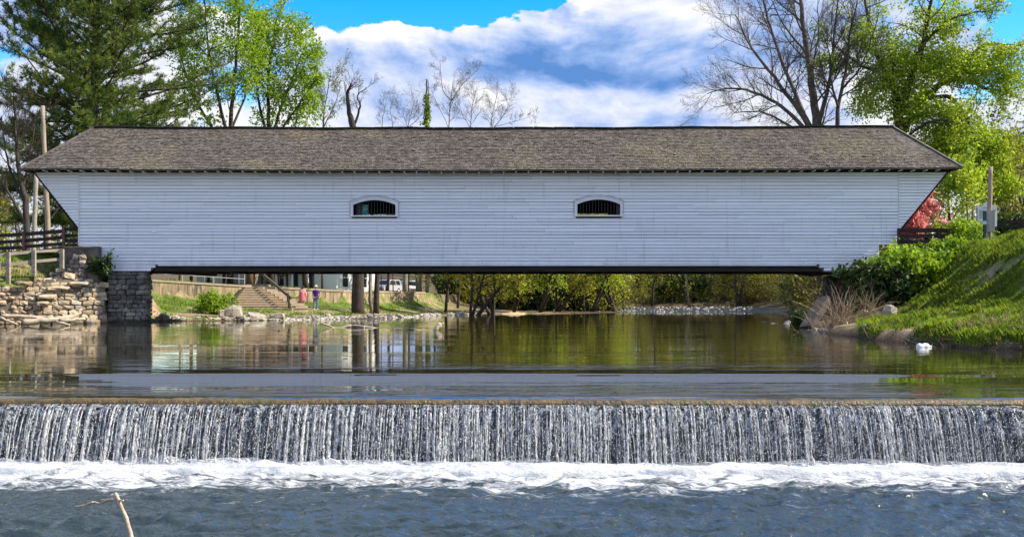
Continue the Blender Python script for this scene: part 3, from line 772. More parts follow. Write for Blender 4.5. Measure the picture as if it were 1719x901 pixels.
for c in range(NCO):
    z0 = WZB + c * chh; z1 = z0 + chh
    gap = rnd.choice((0.012, 0.014, 0.016, 0.018, 0.021))
    spans = [(WX0, WX1)]
    if z0 < WZM - 0.02 and z1 > WZM + 0.03: board(ax(265, BY) + 0.01, 0.0, WZM, ax(265, BY) + 0.01, 0.0, z1 - 0.001, front_wall); board(0.008, ax(1371, BY) - 0.01, WZM, 0.008, ax(1371, BY) - 0.01, z1 - 0.001, front_wall)
    if z0 < WZM - 0.02:
        t0 = (z0 - WZB) / (WZM - WZB)
        spans = [(WX0, ax(253, BY) + t0 * 0.36), (ax(1383, BY) - t0 * 0.36, ax(1476, BY))]
    elif z1 < az(410, BY): spans = [(WX0, ax(1476, BY))]
    for i in range(2):
        xa, xb = wins[i]; zb, zs, zt = winz[i]
        if z1 > zb - 0.10 and z0 < zt + 0.08:
            new = []
            for (a_, c_) in spans:
                if a_ < xa and c_ > xb:
                    hw = (xb - xa) / 2 + 0.06; xm = (xa + xb) / 2
                    if z0 > zs: hw = (xb - xa) / 2 * math.sqrt(max(0.0, 1 - (z0 - zs) / (zt - zs))) + 0.05
                    if z0 > zt: new.append((a_, c_)); continue
                    new += [(a_, xm - hw), (xm + hw, c_)]
                else: new.append((a_, c_))
            spans = new
    for (a_, c_) in spans:
        x = a_
        while x < c_ - 0.01:
            L = rnd.uniform(4.2, 7.6)
            if x == a_ and c_ - a_ > 6: L = rnd.uniform(1.5, 7)
            e = x + L
            if c_ - e < 1.3: e = c_
            lo = 0.0 if z0 > WZM + 0.1 or True else 0
            board(x + 0.004, e - 0.004, z0 + gap, x + 0.004, e - 0.004, z1 - 0.001, front_wall, (rnd.gauss(0, 0.004), rnd.gauss(0, 0.004)))
            x = e
for (Wg, side) in ((LW, -1), (RW, 1)):
    zz0 = Wg[1][1]; n_ = 20; hh = (WZT - zz0) / n_
    for c in range(n_):
        z0 = zz0 + c * hh + rnd.choice((0.009, 0.014, 0.02)); z1 = zz0 + (c + 1) * hh
        xo = lambda z: Wg[1][0] + (Wg[0][0] - Wg[1][0]) * (z - zz0) / (WZT - zz0)
        if side < 0: board(xo(z0), WX0 - 0.05, z0, xo(z1), WX0 - 0.05, z1, front_wall)
        else: board(WX1 + 0.05, xo(z0), z0, WX1 + 0.05, xo(z1), z1, front_wall)
    p, q = Vector((Wg[0][0], 54.98, WZT)), Vector((Wg[1][0], 54.98, Wg[1][1] - 0.1))
    MB().bar(p + Vector((side * 0.03, 0.05, 0)), q + Vector((side * 0.03, 0.05, 0)), 0.16, 0.06, up=(side, 0, 0)).build('wing_edge_board', M_darkwood, bridge)
for (x, zb_) in ((WX0 - 0.023, az(412, BY)), (WX1 + 0.023, az(384, BY))):
    MB().box((x - 0.022, 54.965, zb_), (x + 0.022, 55.04, WZT - 0.02)).build('corner_board', M_trim, bridge)
# a board that has sprung loose, seen as a dark nick
MB().box((ax(255, BY), 54.955, az(390.5, BY)), (ax(262, BY), 54.98, az(387, BY))).build('loose_board', M_paint, bridge)

for i in range(2):
    xa, xb = wins[i]; zb, zs, zt = winz[i]
    win = MB()
    # arched head with frame: outer and inner arc
    def arc(x0, x1, zspring, ztop, n=14):
        pts = []
        for j in range(n + 1):
            t = j / n; pts.append((x0 + (x1 - x0) * t, zspring + (ztop - zspring) * (1 - (2 * t - 1) ** 2)))
        return pts
    inn = arc(xa, xb, zs, zt); out_ = arc(xa - 0.14, xb + 0.14, zs + 0.10, zt + 0.15)
    y0, y1 = 54.945, 55.044
    for j in range(14):
        win.ext([inn[j], inn[j + 1], out_[j + 1], out_[j]], y0, y1)
    win.box((xa - 0.14, y0, zb), (xa, y1, zs + 0.001)); win.box((xb, y0, zb), (xb + 0.14, y1, zs + 0.001))
    win.ext([(xa - 0.14, zs + 0.001), (xa, zs + 0.001), inn[0], out_[0]], y0, y1); win.ext([(xb, zs + 0.001), (xb + 0.14, zs + 0.001), out_[-1], inn[-1]], y0, y1)
    window = win.build('window', M_trim, bridge)
    sl = MB().box((xa - 0.18, 54.90, zb - 0.07), (xb + 0.18, 55.04, zb - 0.002)); sl.build('sill', M_trim, window)
    hd = MB()
    ot = arc(xa - 0.19, xb + 0.19, zs + 0.095, zt + 0.155); ot2 = arc(xa - 0.19, xb + 0.19, zs + 0.145, zt + 0.20)
    for j in range(14): hd.ext([ot[j], ot[j + 1], ot2[j + 1], ot2[j]], 54.925, 54.99)
    hd.build('hood', M_trim, window)
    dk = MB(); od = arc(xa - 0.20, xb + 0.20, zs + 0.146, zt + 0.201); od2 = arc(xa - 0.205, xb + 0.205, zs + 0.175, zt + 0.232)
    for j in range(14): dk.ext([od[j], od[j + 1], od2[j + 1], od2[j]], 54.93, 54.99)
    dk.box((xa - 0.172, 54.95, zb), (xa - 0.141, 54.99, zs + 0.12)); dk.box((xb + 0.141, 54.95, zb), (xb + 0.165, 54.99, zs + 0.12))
    dk.build('frame_shade_line', pm('frame shade grey', (0.36, 0.37, 0.39), (0.27, 0.28, 0.30)), window)  # grey strip painting the shade line round the hood and frame sides
    bk_ = MB(); bi = arc(xa, xb, zs, zt)
    for j in range(14): bk_.ext([bi[j], bi[j + 1], (bi[j + 1][0], zt + 0.03), (bi[j][0], zt + 0.03)], 55.05, 55.09)
    bk_.build('head_panel', M_darkwood, window)
    for j in range(1, 14):
        x = xa + (xb - xa) * j / 14
        t = j / 14; ztop_ = zs + (zt - zs) * (1 - (2 * t - 1) ** 2)
        MB().box((x - 0.011, 55.0, zb), (x + 0.011, 55.022, ztop_ + 0.005)).build('bar', M_ironbar, window)

# far wall, floor, beams, roof timbers inside
bw = MB(); sheath(bw, 60.2, 60.3, 0.30)
bw.box((WX0, 60.2, WZB), (ax(1476, BY), 60.3, WZM - 0.003))
back_wall = bw.build('back_wall', M_inner, bridge)
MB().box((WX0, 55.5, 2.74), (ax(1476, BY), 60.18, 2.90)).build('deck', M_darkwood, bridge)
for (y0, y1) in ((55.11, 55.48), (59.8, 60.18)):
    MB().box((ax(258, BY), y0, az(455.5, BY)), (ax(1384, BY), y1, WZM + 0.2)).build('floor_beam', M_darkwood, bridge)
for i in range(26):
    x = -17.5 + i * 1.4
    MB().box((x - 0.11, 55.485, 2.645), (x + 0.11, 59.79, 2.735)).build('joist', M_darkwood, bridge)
for i in range(2):
    xa, xb = ((ax(247, BY), ax(324, BY)), (ax(1374, BY), ax(1408, BY)))[i]
    MB().ext([(xa, az(458, 56)), (xb - 0.1, az(461, 56)), (xb, az(455, 56)), (xb, 2.73), (xa, 2.73)], 55.52, 59.7).build('bolster', M_darkwood, bridge)
for i in range(13):
    x = WX0 + 1.0 + i * (WX1 - WX0 - 2) / 12
    for y0 in (55.13, 60.0):
        MB().box((x - 0.1, y0, 2.91), (x + 0.1, y0 + 0.18, WZT)).build('truss_post', M_inner, bridge)
# green board standing inside the left window and small print on it
zt_ = az(343.5, 55.5); zb_ = az(361, 55.5)
sgn = thing('notice_board', (ax(611, 55.5), 55.4, zb_ - 0.02), 'teal notice board with pale slanted lettering behind the bars of the left window', 'notice board')
MB().box((ax(603.5, 55.5), 55.40, zb_ - 0.02), (ax(617.5, 55.5), 55.43, zt_)).build('panel', M_teal, sgn)
for px0 in (601.6, 618.6):
    MB().box((ax(px0, 55.5), 55.37, zb_ - 0.04), (ax(px0 + 1.0, 55.5), 55.40, zt_ + 0.02)).build('side_bar', M_rail, sgn)
MB().box((ax(604, 55.5), 55.385, zb_ - 0.005), (ax(617.2, 55.5), 55.398, zb_ + 0.022)).build('lower_strip', M_signtext, sgn)
def text(body, loc, size, mat, parent, rot=(math.pi / 2, 0, 0), name='lettering', extr=0.002):
    cu = bpy.data.curves.new(name, 'FONT'); cu.body = body; cu.size = size; cu.align_x = 'CENTER'; cu.align_y = 'CENTER'; cu.extrude = extr
    o = bpy.data.objects.new(name, cu); COL.objects.link(o); o.data.materials.append(mat)
    o.parent = parent; o.location = Vector(loc) - ROOT.get(parent.name, Vector()); o.rotation_euler = rot
    return o
for (px0, py0, px1, py1) in ((604.6, 356.5, 607.2, 353.0), (605.6, 353.4, 607.6, 356.8), (608.2, 351.2, 608.6, 355.4), (608.8, 354.6, 610.6, 353.6), (610.8, 349.4, 611.2, 353.6), (611.2, 349.6, 613.2, 348.6), (611.2, 351.6, 612.8, 350.8), (611.4, 353.4, 613.4, 352.4),
                               (613.8, 347.8, 614.2, 352.2), (614.2, 347.8, 616.4, 349.0), (616.4, 349.0, 616.0, 351.4), (616.0, 351.4, 614.2, 352.2), (610.5, 347.0, 616.6, 344.8)):
    MB().bar(at(px0, py0, 55.393), at(px1, py1, 55.393), 0.008, 0.022, up=(0.3, 0, 1)).build('lettering_stroke', M_signtext, sgn)

# ---------------------------------------------------------------- stonework
def stone_meshes(prefix, n, flat):
    out = []
    for i in range(n):
        bm = bmesh.new(); bmesh.ops.create_cube(bm, size=1.0); bmesh.ops.subdivide_edges(bm, edges=bm.edges[:], cuts=1, use_grid_fill=True)
        r = random.Random(i + 5)
        for v in bm.verts:
            l = v.co.length
            v.co = v.co.lerp(v.co.normalized() * 0.56, 0.35 if flat else 0.72) + Vector((r.gauss(0, 0.035), r.gauss(0, 0.035), r.gauss(0, 0.035)))
        me = bpy.data.meshes.new(prefix); bm.to_mesh(me); bm.free(); out.append(me)
    return out
def with_mat(meshes, mat, name):
    o = []
    for m in meshes:
        c = m.copy(); c.name = name; c.materials.append(mat); o.append(c)
    return o
S_flat = stone_meshes('stone', 7, True); S_round = stone_meshes('stone', 7, False)
SM_cream = with_mat(S_flat, M_stone, 'stone'); SM_tan = with_mat(S_round, M_rubble, 'stone'); SM_grey = with_mat(S_flat, M_greystone, 'stone'); SM_rock = with_mat(S_round, M_rock, 'rock')
for l in (SM_tan, SM_rock):
    for m in l: m.polygons.foreach_set('use_smooth', [False] * len(m.polygons))

# left wing wall, stepping down to the left; pale stones by the pier, tan rubble further out
wallA, wallB = Vector((-25.7, 50.92, 0)), Vector((-20.27, 54.82, 0))
wdir = (wallB - wallA).normalized(); wlen = (wallB - wallA).length; wn = Vector((wdir.y, -wdir.x, 0))
wing = thing('stone_wing_wall', (-23.0, 52.9, -0.3), 'sunlit rough stone wing wall at the left end of the bridge, stepping down to tan rubble', 'stone wall')
def wtop(u):
    """top height by distance along the wall"""
    return float(np.interp(u, [0, 2.2, 2.9, 3.3, 4.0, 5.1, 5.4, wlen], [1.75, 1.95, 1.75, 2.15, 2.35, 2.45, 2.3, 2.15]))
core = MB()
for i in range(24):
    u0 = wlen * i / 24; u1 = wlen * (i + 1) / 24
    a = wallA + wdir * u0 + wn * 0.05; c = wallA + wdir * u1 + wn * 0.05
    zt0 = min(wtop(u0), wtop(u1)) - 0.12
    a2 = a - wn * 0.7; c2 = c - wn * 0.7
    core.add([(a.x, a.y, -0.6), (c.x, c.y, -0.6), (c2.x, c2.y, -0.6), (a2.x, a2.y, -0.6), (a.x, a.y, zt0), (c.x, c.y, zt0), (c2.x, c2.y, zt0), (a2.x, a2.y, zt0)],
             [(0, 1, 5, 4), (4, 5, 6, 7), (2, 3, 7, 6), (0, 4, 7, 3), (1, 2, 6, 5), (0, 3, 2, 1)])
core.build('core', M_mortar, wing)
ang = math.atan2(wdir.y, wdir.x)
z = -0.22; row = 0
while z < 2.4:
    hh = rnd.uniform(0.17, 0.27); u = rnd.uniform(-0.1, 0.1)
    while u < wlen:
        pale = u > 3.0 + 0.5 * math.sin(z * 4)
        ln = rnd.uniform(0.24, 0.52) * (1.15 if pale else 0.85)
        um = u + ln / 2
        if um < wlen + 0.02 and z + hh * 0.6 < wtop(min(um, wlen)):
            hole = (0.35 < z < 1.2 and 2.0 < um < 2.7 and rnd.random() < 0.5)
            p = wallA + wdir * um + wn * (rnd.uniform(-0.05, 0.08) - (0.25 if hole else 0) - 0.06 * z)
            piece('stone', rnd.choice(SM_cream if pale else SM_tan), wing, (p.x, p.y, z + hh / 2), (rnd.gauss(0, 0.12), rnd.gauss(0, 0.13), ang + rnd.gauss(0, 0.13)),
                  (ln * rnd.uniform(0.9, 1.05), 0.36, hh * rnd.uniform(0.85, 1.15)))
        u += ln
    z += hh; row += 1
for (u, zc, ln, hh, pr) in ((4.05, 1.78, 1.05, 0.17, 0.16), (3.55, 1.36, 0.9, 0.22, 0.2), (3.35, 1.04, 0.62, 0.24, 0.18), (5.0, 2.02, 0.9, 0.17, 0.14), (2.5, 2.0, 0.7, 0.2, 0.12), (4.9, 0.14, 0.62, 0.30, 0.18), (5.55, 0.16, 0.4, 0.42, 0.16)):
    p = wallA + wdir * (u + 0.35) + wn * pr
    piece('stone', rnd.choice(SM_cream if u > 3.4 else SM_tan), wing, (p.x, p.y, zc), (0, rnd.gauss(0, 0.04), ang), (ln, 0.6, hh))
# upper triangle of rubble under the fence end
tri = thing('rubble_parapet', (-21.4, 54.35, 2.2), 'sloping wedge of grey rubble stones below the end of the brown fence', 'stone wall')
def ttop(px): return float(np.interp(px, [82, 100, 120, 138, 144], [461, 449, 434, 423, 428]))
mb = MB(); poly = [(ax(82, 54.35), az(470, 54.35)), (ax(144, 54.35), az(470, 54.35)), (ax(144, 54.35), az(430, 54.35)), (ax(138, 54.35), az(425, 54.35)), (ax(100, 54.35), az(451, 54.35)), (ax(82, 54.35), az(463, 54.35))]
mb.ext(poly, 54.37, 54.8); mb.build('core', M_mortar, tri)
py0 = 470
while py0 > 424:
    hpx = rnd.uniform(5, 8.5); px0 = 82 + rnd.random() * 3
    while px0 < 144:
        wpx = rnd.uniform(6, 13)
        if py0 - hpx * 0.55 > ttop(px0 + wpx / 2) and px0 + wpx < 149:
            c = at(px0 + wpx / 2, py0 - hpx / 2, 54.35)
            piece('stone', rnd.choice(SM_cream if rnd.random() < 0.5 else SM_grey), tri, (c.x, 54.35 + rnd.gauss(0, 0.03), c.z), (rnd.gauss(0, 0.06), rnd.gauss(0, 0.15), rnd.gauss(0, 0.1) + 0.35), (wpx * 54.35 / F, 0.3, hpx * 54.35 / F))
        px0 += wpx
    py0 -= hpx
blk = thing('concrete_bearing_block', (-21.3, 54.3, 2.0), 'dark stained concrete block beside the left foot of the white wall', 'concrete block')
bm_ = MB().box((ax(106, 54.5), 54.5, 2.0), (ax(165, 54.5), 54.93, az(415.5, 54.5)))
bm_.build('block', M_darkconc, blk)
MB().box((ax(105, 54.5), 54.46, az(415.5, 54.5) + 0.002), (ax(165.5, 54.5), 54.94, az(413.5, 54.5))).build('cap', M_conc, blk)

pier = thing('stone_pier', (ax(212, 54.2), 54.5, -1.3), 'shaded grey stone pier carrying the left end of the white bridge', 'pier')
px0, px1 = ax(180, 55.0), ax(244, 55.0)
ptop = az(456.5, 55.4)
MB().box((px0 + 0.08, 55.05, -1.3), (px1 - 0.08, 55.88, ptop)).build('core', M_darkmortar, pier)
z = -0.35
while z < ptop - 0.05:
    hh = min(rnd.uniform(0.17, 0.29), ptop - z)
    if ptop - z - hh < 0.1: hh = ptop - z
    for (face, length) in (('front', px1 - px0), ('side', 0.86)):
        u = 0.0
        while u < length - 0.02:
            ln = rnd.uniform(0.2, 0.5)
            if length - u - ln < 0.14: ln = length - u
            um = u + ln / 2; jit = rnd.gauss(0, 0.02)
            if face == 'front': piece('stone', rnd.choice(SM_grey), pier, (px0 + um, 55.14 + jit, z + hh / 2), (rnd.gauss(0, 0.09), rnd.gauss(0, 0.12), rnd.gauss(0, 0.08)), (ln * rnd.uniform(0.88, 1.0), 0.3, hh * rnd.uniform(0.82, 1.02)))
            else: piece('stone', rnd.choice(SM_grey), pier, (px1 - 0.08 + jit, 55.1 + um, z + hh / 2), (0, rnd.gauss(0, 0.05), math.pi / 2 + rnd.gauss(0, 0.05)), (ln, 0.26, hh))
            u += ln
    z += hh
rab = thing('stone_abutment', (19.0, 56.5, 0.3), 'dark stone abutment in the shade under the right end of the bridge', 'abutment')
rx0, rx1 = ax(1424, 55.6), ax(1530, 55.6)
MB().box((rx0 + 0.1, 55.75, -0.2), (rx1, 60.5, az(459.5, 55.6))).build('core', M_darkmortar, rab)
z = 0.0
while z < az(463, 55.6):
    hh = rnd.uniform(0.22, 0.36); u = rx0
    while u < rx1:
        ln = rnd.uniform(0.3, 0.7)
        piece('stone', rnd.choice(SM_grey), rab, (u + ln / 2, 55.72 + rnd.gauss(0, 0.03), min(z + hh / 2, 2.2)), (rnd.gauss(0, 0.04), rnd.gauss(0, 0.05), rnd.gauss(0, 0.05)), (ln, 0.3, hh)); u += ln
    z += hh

# ---------------------------------------------------------------- fences, rails, poles
def board_fence(name, label, posts, boards, mat_b, mat_p, th=0.05, pw=0.13):
    """posts: (px, top py, bottom py, Y); boards: list of (py_left, py_right, height px) between consecutive posts"""
    c = at((posts[0][0] + posts[-1][0]) / 2, posts[0][2], posts[0][3])
    f = thing(name, c, label, 'fence')
    for (px, pt, pb, Yp) in posts:
        t = at(px, pt, Yp); g = at(px, pb, Yp)
        MB().box((t.x - pw / 2, Yp - pw / 2, g.z - 0.25), (t.x + pw / 2, Yp + pw / 2, t.z)).build('post', mat_p, f)
    for i in range(len(posts) - 1):
        a, c2 = posts[i], posts[i + 1]
        for (pl, pr, hp) in boards[i]:
            A = at(a[0], pl, a[3]); B = at(c2[0], pr, c2[3])
            A.y += pw / 2 + th / 2 + 0.002; B.y += pw / 2 + th / 2 + 0.002
            MB().bar(A, B, th, hp * a[3] / F).build('board', mat_b, f)
    return f
board_fence('board_fence', 'dark brown board fence running up to the left end of the bridge', [(-32, 394, 430, 54.7), (40, 388, 424, 54.95), (107, 380, 432, 55.15), (133, 381, 413, 55.25)],
            [[(397, 393, 6), (408, 404, 6), (418, 415, 6), (429, 425, 6)], [(393, 387.5, 6.5), (404, 398, 6), (414, 408.5, 5.5), (424, 417, 6)], [(385, 385, 5), (395, 395, 5), (404, 404, 5), (412, 411, 4)]], M_fence, M_fpost)
gr = board_fence('guard_rail', 'pale weathered two-rail guard fence on the grass in front of the brown fence', [(-56, 430, 475, 51.8), (14, 423, 468, 52.6), (57, 420.5, 455, 53.2), (104, 418, 442, 53.95)],
            [[(433, 426, 5.5), (451, 443.5, 6)], [(426, 422, 5), (443.5, 438.5, 5.5)], [(422, 419.5, 4.5), (438.5, 434.5, 5)]], M_rail, M_rail, 0.06, 0.17)
fr_ = board_fence('board_fence', 'dark brown board fence at the right end of the bridge with yellow reflectors', [(1509, 383, 425, 54.6), (1576, 383, 440, 54.2), (1592, 384, 425, 54.0)],
            [[(386.5, 386.5, 7), (396, 396, 6.5), (405.5, 405.5, 6), (415, 414, 5)], [(386.5, 387, 7), (396, 397, 6.5), (405.5, 406, 6)]], M_fence, M_fence, 0.06, 0.14)
for py in (401.5, 410.5):
    c = at(1573.5, py, 54.1); MB().box((c.x - 0.09, 54.09, c.z - 0.035), (c.x + 0.09, 54.128, c.z + 0.035)).build('reflector', M_yellow, fr_)
rf = board_fence('board_fence', 'low brown fence on top of the grassy bank at the right edge', [(1672, 371, 388, 56.0), (1712, 366, 384, 52.0), (1765, 360, 384, 50.0)],
            [[(376, 370.5, 4.5), (382, 378, 4)], [(370.5, 365, 4.5), (378, 373, 4)]], M_fence, M_fence, 0.06, 0.13)

def pole(name, label, px0, py0, px1, py1, Y, r0, r1, mat, cat='pole', cap=True):
    t = at(px0, py0, Y); g = at(px1, py1, Y); zb = hz(g.x, Y)
    dirv = (g - t) / (g.z - t.z); base = t + dirv * (zb - 0.3 - t.z)
    mb = MB(); n = 10
    mb.tube([base + (t - base) * (i / n) + Vector((0.01 * math.sin(i * 2.1), 0, 0)) for i in range(n + 1)], [r0 + (r1 - r0) * i / n for i in range(n + 1)], 10)
    p = thing(name, base, label, cat); mb.build('shaft', mat, p, True)
    return p, t
p_, t_ = pole('utility_pole', 'tall weathered wooden pole rising behind the left end of the bridge roof', 71.5, 178, 80.5, 385, 66, 0.17, 0.115, M_pole)
MB().tube([t_ + Vector((0, 0, -0.9)), t_ + Vector((0.25, 0, -0.75))], [0.03, 0.03], 6).build('bracket', M_black, p_)
pole('light_pole', 'slim pale pole standing behind the brown fence left of the bridge', 61, 292, 57.5, 388, 64, 0.14, 0.12, M_lightpole)
p_, t_ = pole('utility_pole', 'thin wooden pole with a grey meter box at its foot beside the white history sign', 1662.5, 280, 1661, 386, 52, 0.115, 0.10, M_pole)
c = at(1661, 386, 51.85)
MB().box((c.x - 0.19, 51.6, c.z - 0.1), (c.x + 0.15, 51.88, az(354, 51.7))).build('meter_box', M_greybox, p_)
MB().box((c.x + 0.152, 51.62, c.z + 0.15), (c.x + 0.25, 51.86, az(355, 51.7))).build('box_door', M_white, p_)
g_ = thing('marker_post', at(1653, 386, 51.3), 'dark green post with a small pale blue plate left of the meter box', 'post')
c = at(1653, 386, 51.3)
MB().box((c.x - 0.06, 51.25, c.z - 0.4), (c.x + 0.06, 51.37, az(354, 51.3))).build('shaft', M_greenbox, g_)
MB().box((c.x - 0.16, 51.2, az(377, 51.3)), (c.x + 0.05, 51.245, az(371, 51.3))).build('plate', pm('pale blue plate', (0.42, 0.5, 0.62)), g_)
# white history sign with a raised centre
sg = thing('history_sign', at(1656, 388, 57.5), 'white history sign with a raised centre and dark text behind the meter box', 'sign')
ys = 57.5
P_ = lambda x, y: (ax(x, ys), az(y, ys))
MB().ext([P_(1641, 372), P_(1674, 372), P_(1674, 345), P_(1667, 344.5), P_(1663, 342), P_(1659.5, 339.5), P_(1656, 339.5), P_(1652.5, 342), P_(1649, 346), P_(1641, 347)], ys, ys + 0.08).build('panel', M_signface, sg)
for px in (1643, 1672): MB().box((ax(px, ys) - 0.05, ys + 0.09, az(372, ys) - 1.6), (ax(px, ys) + 0.05, ys + 0.17, az(346, ys))).build('post', M_trim, sg)
for (pxa, pxb, pya) in [(1649, 1666, 349.2)] + [(1643.6, 1650.4, 353 + 2.6 * i) for i in range(6)] + [(1664.6, 1671.6, 353 + 2.6 * i) for i in range(6)]:
    px = pxa
    while px < pxb - 0.4:
        l_ = rnd.uniform(0.7, 1.9)
        MB().box((ax(px, ys), ys - 0.006, az(pya + 0.55, ys)), (ax(min(px + l_, pxb), ys), ys - 0.001, az(pya - 0.55, ys))).build('lettering_stroke', M_ink, sg); px += l_ + 0.45

# ---------------------------------------------------------------- far bank: wall, steps, rails, shelter
rw = thing('retaining_wall', (-18, 81, 0.6), 'long streaked concrete retaining wall along the far bank behind the walkers', 'wall')
wp = [(-34, 73.2, 1.6, 2.75)] + [tuple(v) for v in WALL[1:5]]
for i in range(len(wp) - 1):
    a, c = wp[i], wp[i + 1]; dd = Vector((c[0] - a[0], c[1] - a[1], 0)); L = dd.length; dd.normalize(); nn = Vector((dd.y, -dd.x, 0))
    nseg = max(2, int(L / 2.4)); mb = MB(); cp = MB()
    for s in range(nseg):
        t0, t1 = s / nseg, (s + 1) / nseg
        A = Vector((a[0], a[1], 0)) + dd * (L * t0 + 0.006); B = Vector((a[0], a[1], 0)) + dd * (L * t1 - 0.006)
        za, zb2 = a[3] + (c[3] - a[3]) * t0, a[3] + (c[3] - a[3]) * t1
        A2, B2 = A - nn * 0.35, B - nn * 0.35; o_ = nn * 0.05
        A3, B3, A4, B4 = A + o_, B + o_, A2 - o_, B2 - o_
        lz = -0.4
        MB().add([(A.x, A.y, lz), (B.x, B.y, lz), (B2.x, B2.y, lz), (A2.x, A2.y, lz), (A.x, A.y, za - 0.14), (B.x, B.y, zb2 - 0.14), (B2.x, B2.y, zb2 - 0.14), (A2.x, A2.y, za - 0.14)],
                 [(0, 1, 5, 4), (1, 2, 6, 5), (2, 3, 7, 6), (3, 0, 4, 7), (4, 5, 6, 7), (0, 3, 2, 1)]).build('panel', M_conc, rw)
        cp.add([(A3.x, A3.y, za - 0.138), (B3.x, B3.y, zb2 - 0.138), (B4.x, B4.y, zb2 - 0.138), (A4.x, A4.y, za - 0.138), (A3.x, A3.y, za), (B3.x, B3.y, zb2), (B4.x, B4.y, zb2), (A4.x, A4.y, za)],
                 [(0, 1, 5, 4), (1, 2, 6, 5), (2, 3, 7, 6), (3, 0, 4, 7), (4, 5, 6, 7), (0, 3, 2, 1)])
    cp.build('coping', M_step, rw)
st = thing('concrete_steps', (-18.2, 78.5, 0.2), 'flight of tan concrete steps widening down from the retaining wall to the river bank', 'steps')
NSX = 11
nrm = Vector((0.58, -0.81, 0))
for i in range(NSX):
    t = i / (NSX - 1)
    Yl = 80.6 - 6.0 * t; xl = ax(414 - 30 * t, Yl); pr_ = 434 + 70 * t
    if i == NSX - 1: xl = ax(405, Yl); pr_ = 519
    Yr = Yl + 0.62 * (ax(pr_, Yl) - xl); xr = ax(pr_, Yr)
    Yr = Yl + 0.62 * (xr - xl)
    zt2 = az(477.5 + 39.5 * t, (Yl + Yr) / 2)
    A, B = Vector((xl, Yl, 0)), Vector((xr, Yr, 0)); C_, D_ = B - nrm * 0.75, A - nrm * 0.75
    lo = zt2 - 0.17 if i < NSX - 1 else zt2 - 0.24
    mb = MB()
    for (q4, z0, z1) in (((A, B, C_, D_), zt2 - 0.045, zt2), ((A - nrm * 0.05, B - nrm * 0.05, C_, D_), lo, zt2 - 0.0452)):
        mb.add([(p.x, p.y, z0) for p in q4] + [(p.x, p.y, z1) for p in q4], [(0, 3, 2, 1), (4, 5, 6, 7), (0, 1, 5, 4), (1, 2, 6, 5), (2, 3, 7, 6), (3, 0, 4, 7)])
    mb.build('step', M_step, st)
    if i < NSX - 1:
        E_ = B + Vector((0.02, 0.0124, 0)); G_ = E_ + Vector((0.80, 0.50, 0)); H_ = G_ - nrm * 0.6; I_ = E_ - nrm * 0.6
        MB().add([(p.x, p.y, -0.1) for p in (E_, G_, H_, I_)] + [(p.x, p.y, zt2 + 0.02) for p in (E_, G_, H_, I_)], [(0, 3, 2, 1), (4, 5, 6, 7), (0, 1, 5, 4), (1, 2, 6, 5), (2, 3, 7, 6), (3, 0, 4, 7)]).build('cheek_block', M_step, st)
hr = thing('handrail', at(486, 521, 76.2), 'weathered sloping wooden handrail beside the concrete steps', 'handrail')
A = at(427, 449, 82.5); B = at(488.5, 500, 76.5)
MB().bar(A, B, 0.10, 0.20).build('rail', M_bark if False else pm('handrail wood', (0.13, 0.105, 0.075), (0.09, 0.07, 0.05), 3.0, 0.85), hr)
MB().bar(at(482.5, 492, 76.6), at(487, 522, 76.3), 0.13, 0.13).build('post', M_darkwood, hr)
MB().bar(at(427, 448, 82.6), at(427, 478, 82.6), 0.15, 0.15).build('post', pm('reddish post', (0.16, 0.08, 0.05), (0.11, 0.06, 0.04), 3.0, 0.85), hr)
MB().box((ax(483, 76.2), 75.9, az(526, 76.2) - 0.1), (ax(491.5, 76.2), 76.35, az(518, 76.2))).build('footing', M_conc, hr)
pr = thing('pipe_railing', (-23, 78.3, 2.3), 'thin grey pipe railing along the top of the retaining wall left of the steps', 'railing')
for i in range(13):
    x = -27 + i * 0.62
    Yw_ = float(np.interp(x, WALL[:, 0], WALL[:, 1])) + 0.18; zt2 = float(np.interp(x, WALL[:, 0], WALL[:, 3]))
    if i % 3 == 0: MB().tube([(x, Yw_, zt2 - 0.01), (x, Yw_, zt2 + 0.95)], [0.022, 0.022], 6).build('upright', M_alu, pr)
for hgt_ in (0.45, 0.95):
    pts = []
    for i in range(13):
        x = -27 + i * 0.62; pts.append((x, float(np.interp(x, WALL[:, 0], WALL[:, 1])) + 0.18, float(np.interp(x, WALL[:, 0], WALL[:, 3])) + hgt_))
    MB().tube(pts, [0.018] * len(pts), 6).build('pipe', M_alu, pr)
sh_ = thing('picnic_shelter', at(400, 480, 92), 'open timber shelter on dark posts above the retaining wall', 'shelter')
for (px, Yp) in ((321, 89), (376, 91), (441, 93), (459, 99), (482.5, 101), (350, 97)):
    x = ax(px, Yp); zg = hz(x, Yp)
    MB().box((x - 0.11, Yp - 0.11, zg - 0.2), (x + 0.11, Yp + 0.11, 4.35)).build('post', M_darkwood, sh_)
for (a_, b_, Ya, Yb) in ((321, 376, 89, 91), (376, 441, 91, 93), (459, 482.5, 99, 101), (350, 459, 97, 99)):
    MB().bar((ax(a_, Ya), Ya, 4.25), (ax(b_, Yb), Yb, 4.25), 0.15, 0.24).build('beam', M_darkwood, sh_)
MB().bar(at(381, 467, 90.9), at(399, 448, 91.6), 0.1, 0.12).build('brace', pm('grey brace', (0.2, 0.18, 0.15), (0.14, 0.12, 0.1)), sh_)
x0, x1 = ax(310, 89), ax(490, 101)
MB().add([(x0, 87.5, 4.4), (x1, 91.5, 4.4), (x1, 103, 4.4), (x0, 101, 4.4), (x0 + 1, 94.5, 6.0), (x1 - 1, 97, 6.0)], [(0, 1, 5, 4), (2, 3, 4, 5), (0, 4, 3), (1, 2, 5), (0, 3, 2, 1)]).build('roof', M_roofgrey, sh_)

